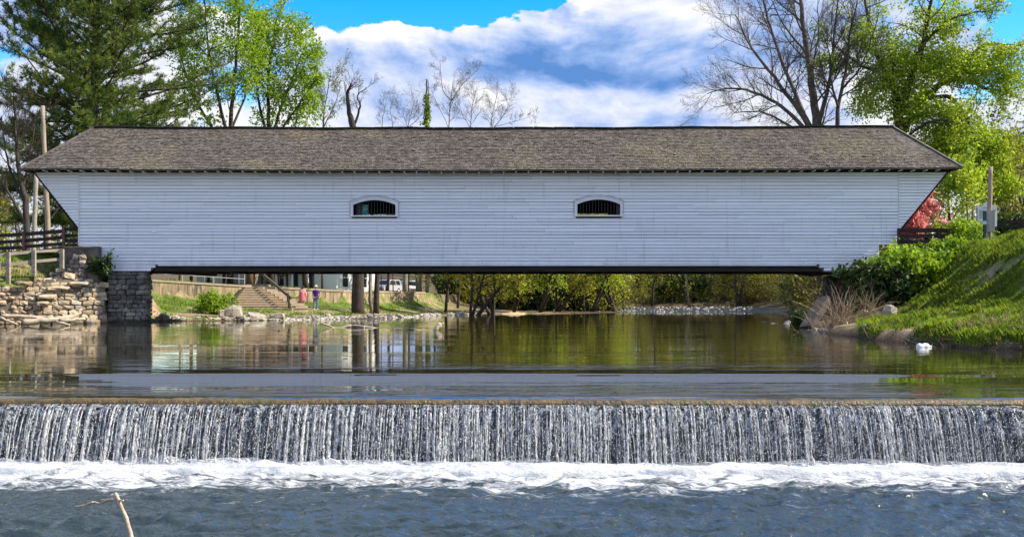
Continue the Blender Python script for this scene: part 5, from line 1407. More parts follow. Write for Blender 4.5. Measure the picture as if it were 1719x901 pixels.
bares = [('bare_tree', 'dark bare tree with a thick twisted fork beside the light green tree', 81, [([(602, 500, 0), (600, 440, 0), (596, 320, 0), (592, 215, 0), (586, 190, 0), (583, 160, 0.2), (590, 140, 0.2)], 0.52, 0.05, 7, 1.3, 0.75), ([(592, 214, 0), (601, 195, 0), (604, 175, -0.2), (600, 160, 0), (615, 148, 0)], 0.12, 0.03, 6, 1.2, 0.3)], M_bark),
  ('bare_tree', 'slender bare sapling left of the ivy covered snag, nearest the forked tree', 112, [([(640, 390, 0), (641, 300, 0), (641, 215, 0), (645, 185, 0), (650, 160, 0.2)], 0.07, 0.02, 7, 1.3, 0.5)], M_bare),
  ('bare_tree', 'slender bare sapling with two bent stems left of the ivy covered snag', 114, [([(660, 390, 0), (660, 300, 0), (659, 215, 0), (655, 185, 0), (662, 165, 0.2)], 0.08, 0.02, 6, 1.2, 0.5)], M_bare),
  ('bare_tree', 'pale bushy bare tree immediately left of the ivy covered snag', 112, [([(686, 390, 0), (686, 300, 0), (685, 215, 0), (690, 190, 0), (697, 165, 0.2)], 0.10, 0.02, 9, 1.9, 0.5), ([(686, 220, 0), (678, 195, 0), (674, 178, 0)], 0.05, 0.015, 6, 1.2, 0.2), ([(688, 212, 0), (703, 198, 0.2), (714, 180, 0)], 0.05, 0.015, 6, 1.3, 0.2)], M_palebark),
  ('bare_tree', 'tall bare tree with upright forked branches right of the ivy covered snag', 116, [([(752, 390, 0), (752, 300, 0), (753, 215, 0), (756, 175, 0), (760, 140, 0.2)], 0.14, 0.03, 8, 1.7, 0.5), ([(756, 168, 0), (744, 152, 0.3), (740, 125, 0.3), (739, 100, 0.4)], 0.07, 0.02, 6, 1.2, 0.3), ([(753, 215, 0), (742, 190, -0.2), (728, 160, -0.3), (722, 148, 0)], 0.05, 0.015, 5, 0.9, 0.3), ([(757, 170, 0), (778, 140, 0.2), (798, 122, 0.3)], 0.07, 0.015, 9, 1.6, 0.2)], M_bare),
  ('bare_tree', 'many stemmed bare tree in the middle of the bare group above the roof', 122, [([(790, 390, 0), (790, 300, 0), (790, 215, 0), (793, 180, 0), (800, 150, 0.2)], 0.12, 0.03, 11, 2.1, 0.5), ([(790, 215, 0), (775, 190, 0.3), (770, 165, 0.4)], 0.06, 0.015, 8, 1.5, 0.2)], M_bare),
  ('bare_tree', 'spreading bare tree at the right end of the bare group, leaning right', 120, [([(824, 390, 0), (824, 300, 0), (824, 215, 0), (828, 185, 0), (836, 155, 0.2)], 0.12, 0.03, 11, 2.0, 0.45), ([(824, 220, 0), (848, 190, 0.3), (856, 165, 0.4)], 0.07, 0.015, 9, 1.6, 0.2), ([(826, 215, 0), (865, 203, 0.5), (900, 195, 0.6)], 0.05, 0.01, 8, 1.2, 0.3)], M_bare)]
for i, (nm, lb, Y_, lm, bk2) in enumerate(bares): limbed_tree(nm, lb, 'tree', Y_, [(a_, b_ * 0.75, c_ * 0.7, d_ + 2, e_, f_) for (a_, b_, c_, d_, e_, f_) in lm] if i else lm, dict(P_fine, kids=[7, 5, 3], rmin=0.006), bk2, 40 + i, group='bare trees above the roof line')
sn = limbed_tree('dead_snag', 'dead upright snag with green ivy round its lower trunk above the roof', 'tree', 112,
    [([(717, 390, 0), (717, 300, 0), (716, 215, 0), (715.5, 170, 0), (716.5, 134, 0)], 0.19, 0.07, 0, 1, 0.5), ([(719, 200, 0), (719.5, 160, 0), (719, 135, 0)], 0.06, 0.03, 0, 1, 0.5)], P_bare, M_bark, 50)
iv = [at(716.5 + rnd.gauss(0, 2.6), rnd.uniform(158, 240) if rnd.random() < 0.6 else rnd.uniform(190, 260), 112 + rnd.gauss(0, 0.15)) for i in range(260)]
crown_mesh('ivy', leaves(iv, 0.12, 5, 0.18, 51, 1.2), M_leafC, sn)

# white pine
def pine(name, label, px, Y, Ht, seed):
    R = random.Random(seed); x = ax(px, Y); zb = hz(x, Y)
    t = thing(name, (x, Y, zb), label, 'tree'); mb = MB(); tufts = []
    trunk = [Vector((x + 0.12 * math.sin(i * 0.9), Y + 0.1 * math.cos(i), zb - 0.3 + Ht * i / 14)) for i in range(15)]
    mb.tube(trunk, [0.42 * (1 - 0.8 * i / 14) for i in range(15)], 10)
    h_ = 4.6
    while h_ < Ht - 0.5:
        nb = R.choice((5, 6, 6, 7)); a0 = R.random() * 6.28
        for k_ in range(nb):
            a = a0 + 6.28 * k_ / nb + R.gauss(0, 0.25)
            L = np.interp(h_, [4.5, 8, 13, 18, 26], [6.0, 8.6, 8.4, 7.4, 5.0]) * R.uniform(0.65, 1.15)
            el0 = np.interp(h_, [4.5, 9, 16, 26], [0.05, 0.22, 0.45, 0.8]) + R.gauss(0, 0.12)
            f = h_ / Ht * 14; i = min(int(f), 13); p = trunk[i].lerp(trunk[i + 1], f - i)
            d = Vector((math.cos(a) * math.cos(el0), math.sin(a) * math.cos(el0), math.sin(el0)))
            pts = [p]; n = 9
            for s in range(n):
                d = (d + rvec(R) * 0.12 + Vector((0, 0, 0.035 if s > 3 else -0.035))).normalized(); pts.append(pts[-1] + d * L / n)
            r0 = 0.035 + 0.012 * L
            mb.tube(pts, [r0 * (1 - 0.8 * s / n) for s in range(n + 1)], 5, False)
            for s in range(2, n + 1):
                for side in (-1, 1, 0):
                    if side == 0 and s < n: continue
                    dd = (pts[s] - pts[s - 1]).normalized(); sv_ = dd.cross(Vector((0, 0, 1))).normalized()
                    l2 = L * (0.36 - 0.22 * s / n) * R.uniform(0.7, 1.3)
                    d2 = (dd * 0.75 + sv_ * side * 0.8 + Vector((0, 0, R.uniform(-0.05, 0.3)))).normalized()
                    q = pts[s]; qs = [q]
                    for m in range(4):
                        d2 = (d2 + rvec(R) * 0.2 + Vector((0, 0, 0.07))).normalized(); q = q + d2 * l2 / 4; qs.append(q)
                        if R.random() < 0.85:
                            tufts.append((q.copy(), d2.copy()))
                            if R.random() < 0.75: tufts.append((q + rvec(R) * 0.22, d2.copy()))
                    mb.tube(qs, [0.018, 0.015, 0.012, 0.009, 0.006], 3, False)
        h_ += R.uniform(0.55, 1.0)
    mb.build('trunk', M_bark, t, True)
    r = np.random.RandomState(seed); nt = len(tufts); per = 22
    c = np.repeat(np.array([tuple(a) for a, b in tufts]), per, 0); dv = np.repeat(np.array([tuple(b) for a, b in tufts]), per, 0)
    n = len(c)
    dirn = dv * 0.7 + r.normal(size=(n, 3)) * 0.75 + np.array([0, 0, 0.25]); dirn /= np.linalg.norm(dirn, axis=1)[:, None]
    sv_ = np.cross(dirn, r.normal(size=(n, 3))); sv_ /= np.linalg.norm(sv_, axis=1)[:, None]
    ln = r.uniform(0.20, 0.36, size=n)[:, None]; wd = 0.034
    v = np.stack([c - sv_ * wd * 0.4, c + sv_ * wd * 0.4, c + dirn * ln + sv_ * wd * 0.3, c + dirn * ln - sv_ * wd * 0.3], 1).reshape(-1, 3)
    crown_mesh('crown', (v, np.arange(n * 4).reshape(n, 4)), M_pine, t)
    return t
pine('pine_tree', 'big dark green white pine behind the left end of the bridge', 160, 78, 33, 5)
limbed_tree('bare_tree', 'dark many-stemmed bare tree at the left edge behind the brown fence', 'tree', 68,
    [([(48, 388, 0), (44, 350, 0), (36, 310, 0), (30, 260, 0), (26, 210, 0.3), (24, 170, 0.4)], 0.24, 0.05, 10, 2.4, 0.3), ([(46, 380, 0), (20, 335, -0.4), (0, 300, -0.6), (-25, 250, -1)], 0.12, 0.03, 8, 2.0, 0.2),
     ([(40, 335, 0), (18, 290, 0.5), (8, 240, 0.8), (2, 195, 1)], 0.11, 0.03, 8, 2.0, 0.3), ([(38, 320, 0), (48, 270, 0.4), (56, 225, 0.6), (60, 190, 0.8)], 0.09, 0.02, 8, 1.6, 0.3)], P_bare, M_bark, 61)
limbed_tree('bare_tree', 'dark bare tree seen through the open gable corner left of the white wall', 'tree', 72,
    [([(78, 388, 0), (78, 350, 0), (76, 310, 0), (72, 260, 0), (66, 200, 0)], 0.2, 0.05, 6, 1.8, 0.4), ([(80, 372, 0), (98, 350, 0.3), (112, 330, 0.6), (130, 300, 1)], 0.08, 0.02, 7, 1.4, 0.2), ([(77, 340, 0), (60, 330, 0.4), (48, 325, 0.5)], 0.06, 0.02, 5, 1.2, 0.3)], P_bare, M_bark, 62)

# generic trees for the far bank and the woods: a few kinds, copied
def generic(name, label, cat, Ht, r0, P, bark, leaf, seed, lean=(0, 0), group=None, nstem=1, leafpart=1.0):
    R = random.Random(seed)
    t = thing(name, (0, 0, 0), label, cat, group); mb = MB(); tips = []
    for s in range(nstem):
        d = Vector((lean[0] + (R.gauss(0, 0.28) if nstem > 1 else 0), lean[1] + (R.gauss(0, 0.2) if nstem > 1 else 0), 1)).normalized()
        grow(mb, tips, Vector((R.gauss(0, 0.12) if s else 0, R.gauss(0, 0.12) if s else 0, -0.25)), d, Ht * R.uniform(0.8, 1.0) if s else Ht, r0 * (0.7 if s else 1), 0, P, R)
    mb.build('trunk', bark, t, True)
    if leaf:
        mat, per, spread, size = leaf
        cs = [q for q, d_ in tips if R.random() < leafpart]
        crown_mesh('crown', leaves(cs, spread, per, size, seed), mat, t)
    return t
P_tree = dict(seg=[8, 6, 4, 3], wig=[0.10, 0.2, 0.25, 0.3], up=[0.03, 0.06, 0.03, 0.02], depth=2, kids=[13, 7], t0=[0.22, 0.2], ang=[55, 48], len=[0.42, 0.5], rad=[0.5, 0.55], taper=0.25, rmin=0.012)
P_low = dict(P_tree, t0=[0.24, 0.2], kids=[14, 7], up=[0.02, 0.08, 0.03, 0.02])
P_tall = dict(P_tree, t0=[0.35, 0.2], kids=[12, 6], len=[0.3, 0.5])
P_shrub = dict(seg=[5, 4], wig=[0.25, 0.3], up=[0.03, 0.02], depth=1, kids=[8], t0=[0.15], ang=[45], len=[0.5], rad=[0.6], taper=0.3, rmin=0.006)
P_brush = dict(seg=[6, 5, 4], wig=[0.22, 0.25, 0.3], up=[0.02, 0.0, 0.0], depth=2, kids=[9, 6], t0=[0.1, 0.15], ang=[45, 45], len=[0.5, 0.5], rad=[0.6, 0.6], taper=0.3, rmin=0.008)
KIND = {}
def kind(key, *a, **k):
    KIND[key] = [generic(*a, **k), 0]
def put(key, px, Y, rot=0.0, sc=1.0, label=None, dz=0.0, sz=None, group=None):
    o, used = KIND[key]
    c = o if not used else copy_tree(o)
    KIND[key][1] = used + 1
    x = ax(px, Y); c.location = (x, Y, hz(x, Y) + dz); c.rotation_euler = (0, 0, rot); c.scale = (sc, sc, sz or sc)
    if label: c['label'] = label
    if group: c['group'] = group
    return c
G_w = 'trees of the woodland beyond the bridge'
L_w1 = 'yellow green leafing tree in the woodland upstream of the bridge'
L_w2 = 'olive twiggy tree in the woodland upstream of the bridge'
L_w3 = 'dark green bushy tree in the woodland upstream of the bridge'
L_w4 = 'thin pale trunked tree in the woodland upstream of the bridge'
kind('wa', 'woodland_tree', L_w1, 'tree', 9.0, 0.16, P_low, M_bark, (M_leafF, 8, 0.24, 0.16), 101, group=G_w)
kind('wb', 'woodland_tree', L_w2, 'tree', 9.0, 0.14, P_brush, M_bare, (M_leafD, 5, 0.25, 0.17), 102, group=G_w, nstem=3)
kind('wc', 'woodland_tree', L_w3, 'tree', 8.5, 0.16, P_low, M_bark, (M_leafC, 9, 0.28, 0.16), 103, group=G_w)
kind('wd', 'woodland_tree', L_w4, 'tree', 12.0, 0.13, P_tall, M_palebark, (M_leafC, 4, 0.22, 0.18), 104, group=G_w)
kind('bank', 'bank_tree', 'leaning dark stemmed leafy tree at the water edge under the middle of the bridge', 'tree', 8.0, 0.17, P_low, M_bark, (M_leafF, 5, 0.22, 0.13), 105, lean=(0.40, -0.1), nstem=3)
kind('bankb', 'bank_tree', 'leaning yellow green tree', 'tree', 7.5, 0.14, P_low, M_bark, (M_leafB, 5, 0.22, 0.13), 106, lean=(0.42, -0.05), nstem=2)
kind('shrub', 'leafy_shrub', 'shrub', 'shrub', 1.6, 0.03, P_shrub, M_bark, (M_leafA, 10, 0.12, 0.11), 107, nstem=9)
kind('bush', 'leafy_bush', 'bush', 'shrub', 2.5, 0.04, P_brush, M_bark, (M_leafA, 4, 0.13, 0.12), 111, nstem=9)
kind('dshrub', 'dark_shrub', 'shrub', 'shrub', 2.6, 0.04, P_shrub, M_bark, (M_leafE, 22, 0.22, 0.17), 108, nstem=10)
kind('brush', 'bare_brush', 'brush', 'shrub', 4.0, 0.05, P_brush, M_bare, (M_leafD, 2, 0.2, 0.13), 109, nstem=6)
R = random.Random(77)
# water-edge trees, one by one
put('bank', 792, 91, 0.2, 1.15, 'dark many stemmed leafy tree leaning at the water edge, leftmost of the bank trees')
put('bank', 826, 95, 2.6, 1.05, 'dark leaning tree at the water edge immediately left of the tan sand bar')
put('bankb', 905, 107, 0.1, 1.15, 'yellow green tree leaning right behind the tan sand bar')
put('bankb', 862, 104, -0.4, 1.1, 'yellow green tree leaning low over the tan sand bar from its left')
put('bank', 935, 110, -0.1, 1.05, 'leaning dark stemmed tree right of the tan sand bar')
put('bankb', 992, 116, 0.3, 1.3, 'bright yellow green tree spreading over the start of the riffle')
put('bankb', 1032, 123, 3.0, 1.4, 'bright yellow green tree with a splayed base left of the riffle stones')
put('wa', 748, 100, 1.0, 0.95, 'leafy green tree standing on the grass right of the retaining wall end', group='')
put('wc', 768, 112, 2.0, 1.0, 'dark bushy green tree behind the grass right of the parked cars', group='')
for o in (KIND['wa'][0], KIND['wc'][0]):
    if 'group' in o: del o['group']
KIND['wa'][0]['label'] = 'leafy green tree standing on the grass right of the retaining wall end'
# far woods upstream
n_ = 0
def plant(Ys, p0, p1, dx_):
    """staggered so that each tree has open ground on its sunny side"""
    Ym = sum(Ys) / len(Ys); x = ax(p0, Ym); k = 0; order = list(range(len(Ys)))
    while x < ax(p1, Ym):
        if k % len(Ys) == 0: R.shuffle(order)
        Yr = Ys[order[k % len(Ys)]] + R.uniform(-2, 2); px = CX + x * F / Yr; k += 1
        if px > 1190: key = R.choice(('wb', 'wa', 'wd', 'wb', 'wa'))
        elif px < 850: key = R.choice(('wa', 'wc', 'wa'))
        else: key = R.choice(('wa', 'wa', 'wb', 'wd'))
        put(key, px, Yr, R.random() * 6.28, R.uniform(0.85, 1.25) * (1 + (Yr - 110) / 220), {'wa': L_w1, 'wb': L_w2, 'wc': L_w3, 'wd': L_w4}[key], group=G_w)
        x += dx_ * R.uniform(0.7, 1.3)
plant((122, 131, 140, 149, 158), 780, 1040, 1.9)
plant((158, 166, 174, 182, 190, 198), 1040, 1340, 1.5)
plant((215, 226, 237, 248), 690, 1420, 3.2)
plant((120, 130, 140), 1345, 1460, 1.8)
def thicket(name, n, p0, p1, Y0, Y1, h0, h1, leafm, nl, seed, barkm, spread=0.9):
    R4 = random.Random(seed); mb = MB(); tips = []
    for i in range(n):
        Yr = Y0 + (Y1 - Y0) * R4.random(); x = ax(R4.uniform(p0, p1), Yr)
        if river_dist(np.array([x]), np.array([Yr]))[0] < 0.4: continue
        h_ = R4.uniform(h0, h1); p = Vector((x, Yr, hz(x, Yr) - 0.1)); d_ = Vector((R4.gauss(0, 0.28), R4.gauss(0, 0.2), 1)).normalized(); pts = [p]
        for q in range(6):
            d_ = (d_ + rvec(R4) * 0.16).normalized(); pts.append(pts[-1] + d_ * h_ / 6)
        r0 = R4.choice((0.02, 0.03, 0.05)); mb.tube(pts, [r0 * (1 - 0.13 * q) for q in range(7)], 3, False)
        for q in range(5):
            k_ = R4.randint(1, 6); e_ = (rvec(R4) + Vector((0, 0, 0.5))).normalized() * R4.uniform(0.4, 1.3)
            mb.tube([pts[k_], pts[k_] + e_ * 0.5, pts[k_] + e_ + rvec(R4) * 0.15], [r0 * 0.45, r0 * 0.35, r0 * 0.2], 3, False); tips += [pts[k_] + e_, pts[k_] + e_ * 0.6]
    vs = np.array(mb.v); st_ = MB(); st_.v = mb.v; st_.f = mb.f
    t = thing(name, (ax((p0 + p1) / 2, Y0), Y0, 0.2), None, None); st_.build('stems', barkm, t)
    crown_mesh('leaves', leaves(tips, spread * 0.35, nl, 0.17, seed), leafm, t)
    for c in t.children: c['kind'] = 'stuff'
    return tag(t, kind='stuff')
thicket('woodland_thicket', 420, 1050, 1345, 152, 192, 3.0, 8.5, M_leafF, 7, 201, M_palebark)
thicket('woodland_thicket', 340, 1110, 1400, 150, 172, 2.0, 6.0, M_leafD, 6, 202, M_bare)
thicket('woodland_thicket', 330, 770, 1050, 118, 158, 2.5, 7.0, M_leafF, 6, 203, M_bark)
thicket('woodland_underbrush', 420, 1040, 1350, 160, 178, 0.6, 2.2, M_leafD, 8, 205, M_bare, 1.1)
thicket('riverside_thicket', 300, 1290, 1460, 64, 118, 1.5, 4.5, M_leafD, 5, 204, M_bare, 0.6)
# understorey along the far bank and on the right bank behind the bridge
G_u = 'dark shrubs under the woodland'
for i in range(16):
    px = R.uniform(1090, 1400); Yr = R.uniform(166, 176) if px < 1290 else R.uniform(122, 150)
    put('dshrub', px, Yr, R.random() * 6.28, R.uniform(1.0, 1.9), 'dark shrub on the shaded bank under the woodland behind the riffle', group=G_u)
for i in range(22):
    px = R.uniform(740, 1040); put('dshrub', px, R.uniform(122, 140), R.random() * 6.28, R.uniform(0.9, 1.6), 'dark shrub on the shaded ground behind the left bank trees', group='dark shrubs behind the bank trees')
G_b = 'bare brush on the right bank behind the bridge'
for i in range(20):
    Yr = R.uniform(63, 118); x = float(np.interp(Yr, [60, 86, 116], [17.0, 23.6, 29.6])) + R.uniform(0, 3.5)
    put('brush', CX + x * F / Yr, Yr, R.random() * 6.28, R.uniform(0.8, 1.35), 'grey tangled brush on the right bank behind the bridge', group=G_b)
for i in range(5):
    Yr = R.uniform(64, 112); x = float(np.interp(Yr, [60, 86, 116], [20.0, 27, 33])) + R.uniform(0, 3)
    put('wb', CX + x * F / Yr, Yr, R.random() * 6.28, R.uniform(0.55, 0.85), 'olive tree on the right bank just beyond the bridge', group='olive trees just beyond the right end of the bridge')
put('dshrub', 1352, 50, 0.4, 0.35, 'small dark shrub at the water edge left of the leaning slab', group='')
# trunks standing on the left bank by the wall
P_trunk = dict(P_tall, t0=[0.6, 0.2], kids=[9, 6], depth=2)
def bigtrunk(px, Y, r, Ht, lean, bark, label, seed, leafm=None):
    t = generic('bank_tree', label, 'tree', Ht, r, P_trunk, bark, (leafm, 5, 0.25, 0.17) if leafm else None, seed, lean=lean)
    x = ax(px, Y); t.location = (x, Y, hz(x, Y)); return t
bigtrunk(625, 83, 0.15, 10.0, (-0.03, 0), M_palebark, 'pale slim trunk immediately right of the thickest dark trunk', 121, None)
bigtrunk(631, 82, 0.24, 10.0, (0.02, 0), M_bark, 'medium dark trunk second to the right of the thickest trunk', 122, None)
bigtrunk(420, 90, 0.34, 8.0, (0.0, 0), pm('reddish bark', (0.16, 0.085, 0.055), (0.08, 0.045, 0.03), 5.0, 0.95), 'reddish brown trunk at the head of the concrete steps', 123)
bigtrunk(515, 98, 0.30, 8.5, (-0.1, 0), M_bark, 'dark mossy trunk in front of the white house porch', 124)
for (px, Y_, r_, lb) in ((680, 108, 0.28, 'pale forked trunk between the parked cars'), (703, 112, 0.34, 'broad grey trunk right of the white car'), (716, 110, 0.2, 'slim grey trunk right of the broad grey trunk')):
    bigtrunk(px, Y_, r_, 9.5, (0.05, 0), M_palebark, lb, 125 + px, M_leafC)
put('wa', 650, 140, 0.3, 1.3, 'yellow green tree behind the parked cars, on the left', group='trees behind the cars'); put('wa', 705, 145, 1.3, 1.35, 'yellow green tree behind the parked cars, on the right', group='trees behind the cars')
put('wc', 300, 120, 1.3, 0.9, 'dark green tree behind the weathered shed', group=''); put('wa', 345, 126, 2.3, 0.9, 'yellow green tree behind the weathered shed', group='')
kind('redbud', 'blossom_tree', 'mauve blossom tree in front of the grey house', 'tree', 5.0, 0.12, P_low, M_bark, (M_redbud, 3, 0.16, 0.12), 130, nstem=2)
put('redbud', 470, 108, 0.5, 1.0, 'mauve blossoming tree in front of the grey house')
# left background
for (px, Y_, k_, s_, lb) in ((-20, 110, 'wa', 1.1, 'yellow green tree far behind the brown fence at the left edge'), (40, 118, 'wb', 1.2, 'olive twiggy tree far behind the brown fence'), (100, 104, 'wa', 0.95, 'yellow green tree behind the fence beside the white wall'), (-60, 96, 'wb', 1.0, 'olive tree outermost at the left edge')):
    put(k_, px, Y_, R.random() * 6, s_, lb, group='')
# right background: hedge, pink dogwood, dark trees at the edge
kind('dogwood', 'dogwood_tree', 'small tree covered in pink blossom at the right end of the bridge', 'tree', 3.4, 0.09, P_low, M_bark, (M_pink, 4, 0.14, 0.105), 131, nstem=2)
put('dogwood', 1570, 60.5, 0.8, 1.25, sz=1.15)
for (px, Y_, k_, s_, lb) in ((1700, 74, 'wc', 0.8, 'dark green tree behind the history sign'), (1742, 70, 'wb', 0.9, 'brown twiggy tree at the right edge above the fence'), (1690, 92, 'wa', 1.1, 'yellow green tree far behind the history sign'), (1600, 88, 'wa', 1.1, 'yellow green tree behind the pink dogwood'),
                            (1530, 92, 'wc', 0.9, 'dark green tree far behind the right end of the bridge'), (1770, 84, 'wc', 1.1, 'dark green tree outermost on the right')):
    put(k_, px, Y_, R.random() * 6, s_, lb, group='')
for (px, Y_, s_, lb) in ((1604, 60, 1.05, 'bright green bush right of the pink dogwood'), (1622, 57, 1.0, 'bright green bush left of the history sign'), (1592, 53.0, 0.75, 'bright green bush at the end of the right fence'), (1545, 62, 0.9, 'bright green bush behind the right fence'), 
                         (1575, 30, 0.22, 'small bright tuft of leaves halfway up the grassy slope'), (362, 69, 0.95, 'round green bush on the far bank left of the steps'), (388, 66, 0.4, 'low green bush beside the pale boulders left of the steps'), (345, 71, 0.6, 'low dark green bush left of the round bush')):
    put('shrub', px, Y_, R.random() * 6, s_, lb)
put('bush', 1509, 52.5, 0.3, 1.18, 'bright green bush in front of the right foot of the white wall')
put('bush', 1548, 51.6, 2.1, 0.75, 'yellow green bush in front of the right fence')
put('dshrub', 1478, 51.6, 1.0, 0.95, 'dark glossy bush hiding the right foot of the white wall', group='')
put('dshrub', 1710, 66, 1.0, 0.9, 'dark bush behind the low fence at the right edge', group='')
for (px, lb) in ((1627, 'pale slim trunk left of the history sign'), (1633, 'second pale slim trunk left of the history sign, nearer the sign')):
    t = generic('slim_tree', lb, 'tree', 5.5, 0.07, P_tall, M_palebark, (M_leafB, 3, 0.2, 0.13), px)
    x = ax(px, 62); t.location = (x, 62, hz(x, 62))
# bush clinging to the left abutment
ab = thing('abutment_bush', at(172, 466, 54.6), 'dark green bush sprouting from the stone beside the left pier', 'shrub')
mb = MB(); tp = []
R2 = random.Random(9)
for i in range(9):
    grow(mb, tp, at(172 + R2.gauss(0, 2), 466, 54.5), Vector((R2.gauss(0, 0.5), R2.gauss(-0.1, 0.3), 1)).normalized(), R2.uniform(0.5, 1.1), 0.018, 0, P_shrub, R2)
mb.build('stems', M_bark, ab); crown_mesh('leaves', leaves([q for q, d_ in tp], 0.08, 8, 0.085, 10), M_leafE, ab)

# ---------------------------------------------------------------- dry brush, logs, rocks
def stems(name, label, px, py, Y, n, Lr, spread, seed, mat=M_dry, up=0.9, cat='brush'):
    R3 = random.Random(seed); c = at(px, py, Y); zb = hz(c.x, c.y); t = None
    mb = MB()
    for i in range(n):
        p = Vector((c.x + R3.gauss(0, spread), c.y + R3.gauss(0, spread * 0.6), 0)); p.z = max(hz(p.x, p.y), -0.15) - 0.05
        d = Vector((R3.gauss(0, 0.55), R3.gauss(0, 0.35), up)).normalized(); L = R3.uniform(*Lr); pts = [p]
        cur = R3.gauss(0, 0.10)
        for s in range(5):
            d = (d + Vector((cur, 0, -0.05)) + rvec(R3) * 0.1).normalized(); pts.append(pts[-1] + d * L / 5)
        r0 = R3.uniform(0.006, 0.016)
        mb.tube(pts, [r0 * (1 - 0.14 * s) for s in range(6)], 3, False)
        if R3.random() < 0.5:
            mb.tube([pts[3], pts[3] + (d + rvec(R3) * 0.8).normalized() * L * 0.3], [r0 * 0.5, r0 * 0.25], 3, False)
    return solo(mb, name, mat, label, cat)
stems('dry_brush', 'tangle of dry tan stems heaped on the bank under the right end of the bridge', 1428, 545, 38, 190, (0.5, 1.7), 0.55, 1)
stems('dry_brush', 'curving dry stems springing from the water edge beside the leaning slab', 1400, 560, 37, 50, (0.7, 1.5), 0.22, 2)
stems('dry_brush', 'dry tan stems hanging over the water right of the white plastic', 1640, 592, 25.6, 110, (0.2, 0.62), 0.5, 3, up=0.5)
stems('dry_brush', 'small tuft of dry stems at the water edge near the right border of the photo', 1690, 592, 25.3, 40, (0.15, 0.5), 0.14, 4, up=0.7)
stems('dry_stalks', 'row of tall thin pale stalks standing under the right end of the bridge', 1400, 520, 52, 26, (1.2, 2.3), 0.9, 5, up=3.0)
stems('dry_brush', 'wispy dry stems beside the stone abutment under the right end', 1470, 530, 46, 40, (0.3, 1.0), 0.5, 6)
for i, (px, Y_, n_s, lb) in enumerate(((1475, 30.6, 60, 'clump of dry tan weeds at the water edge below the pale oval rock'), (1530, 27.6, 60, 'clump of dry tan weeds at the water edge left of the white plastic jug'), (1580, 25.6, 70, 'clump of dry tan weeds at the water edge just right of the white plastic jug'), (1710, 24.2, 60, 'clump of dry tan weeds at the water edge by the right border'))):
    stems('dry_weeds', lb, px, 580, Y_, n_s, (0.12, 0.45), 0.32, 30 + i, up=0.8, cat='weeds')
slab = MB().bar(at(1353, 553, 44.5), at(1384, 503, 46.5), 0.5, 0.32, up=(-0.6, -0.6, 0.6))
solo(slab, 'leaning_slab', pm('wet dark slab', (0.05, 0.043, 0.036), (0.03, 0.026, 0.022), 3.0, 0.8), 'dark concrete slab leaning out of the water under the right end of the bridge', 'concrete slab')

def log(name, label, paths, mat, cat, seed=1):
    R3 = random.Random(seed); mb = MB()
    for (pts, r0, r1) in paths:
        pp = smooth_path([Vector(p) for p in pts], 4); n = len(pp)
        for p in pp[1:-1]: p += rvec(R3) * r0 * 0.25
        mb.tube(pp, [(r0 + (r1 - r0) * i / (n - 1)) * R3.uniform(0.9, 1.1) for i in range(n)], 8)
    return solo(mb, name, mat, label, cat, smooth=True)
log('driftwood_log', 'long pale forked driftwood log lying at the foot of the stone wing wall', [([at(2, 530, 48.2), at(45, 531, 48.5), at(75, 535, 48.8), at(100, 541, 48.9), at(118, 545, 49.0)], 0.09, 0.05),
    ([at(38, 541, 48.3), at(60, 538, 48.5), at(95, 536, 48.9), at(120, 532, 49.3), at(131, 525, 49.6), at(136, 519, 49.7)], 0.15, 0.08), ([at(0, 533, 47.9), at(20, 541, 48), at(30, 545, 48)], 0.06, 0.04), ([at(100, 537, 48.9), at(128, 536, 49.4), at(142, 535, 49.7)], 0.10, 0.06)], M_drift, 'log')
log('fallen_branch', 'pale dead branch arching out of the still water left of centre', [([at(537, 541, 45.5), at(553, 547, 45.5), at(566, 551, 45.5), at(590, 546, 45.4), at(615, 549, 45), at(640, 554, 44.7), at(660, 557.5, 44.4)], 0.035, 0.05),
    ([at(590, 546.5, 45.4), at(575, 550, 45.3), at(567, 557, 45.2), at(566, 560, 45.2)], 0.05, 0.03), ([at(600, 547.5, 45.3), at(625, 549, 45), at(648, 556, 44.6)], 0.04, 0.02), ([at(612, 548, 45), at(608, 556, 44.9)], 0.02, 0.012), ([at(605, 548, 45.1), at(603, 539, 45.1)], 0.012, 0.005)], M_drift, 'branch', 2)
log('snag_stump', 'short pale broken snag sticking up out of the still water', [([at(727, 557.5, 41), at(733, 551, 41), at(738, 545, 41.1)], 0.06, 0.10), ([at(737, 546, 41.1), at(742, 543.5, 41.1), at(744, 543, 41.1)], 0.07, 0.03), ([at(737, 547, 41.1), at(737.5, 540, 41.1)], 0.04, 0.01)], M_drift, 'snag', 3)
log('submerged_stub', 'small dark stub just above the still water left of the fallen branch', [([at(466, 559, 40), at(468, 556, 40), at(471, 557.5, 40)], 0.06, 0.05)], M_darkwood, 'stump', 4)
log('foreground_stick', 'bare pale broken stick rising from the water in the left foreground', [([at(232, 960, 7.4), at(222, 905, 7.4), at(208, 860, 7.42), at(199, 840, 7.43), at(193, 827, 7.44)], 0.0175, 0.0125), ([at(196, 838, 7.43), at(180, 839, 7.5), at(170, 839.5, 7.55)], 0.009, 0.007), ([at(180, 839, 7.5), at(168, 845, 7.55), at(160, 843, 7.6), at(152, 843.5, 7.6), at(143, 848, 7.62), at(124, 850.5, 7.7)], 0.0085, 0.008), ([at(199, 839, 7.43), at(207, 839.5, 7.4)], 0.0075, 0.006)], M_drift, 'stick', 5)
M_cut = pm('cut wood', (0.30, 0.12, 0.05))
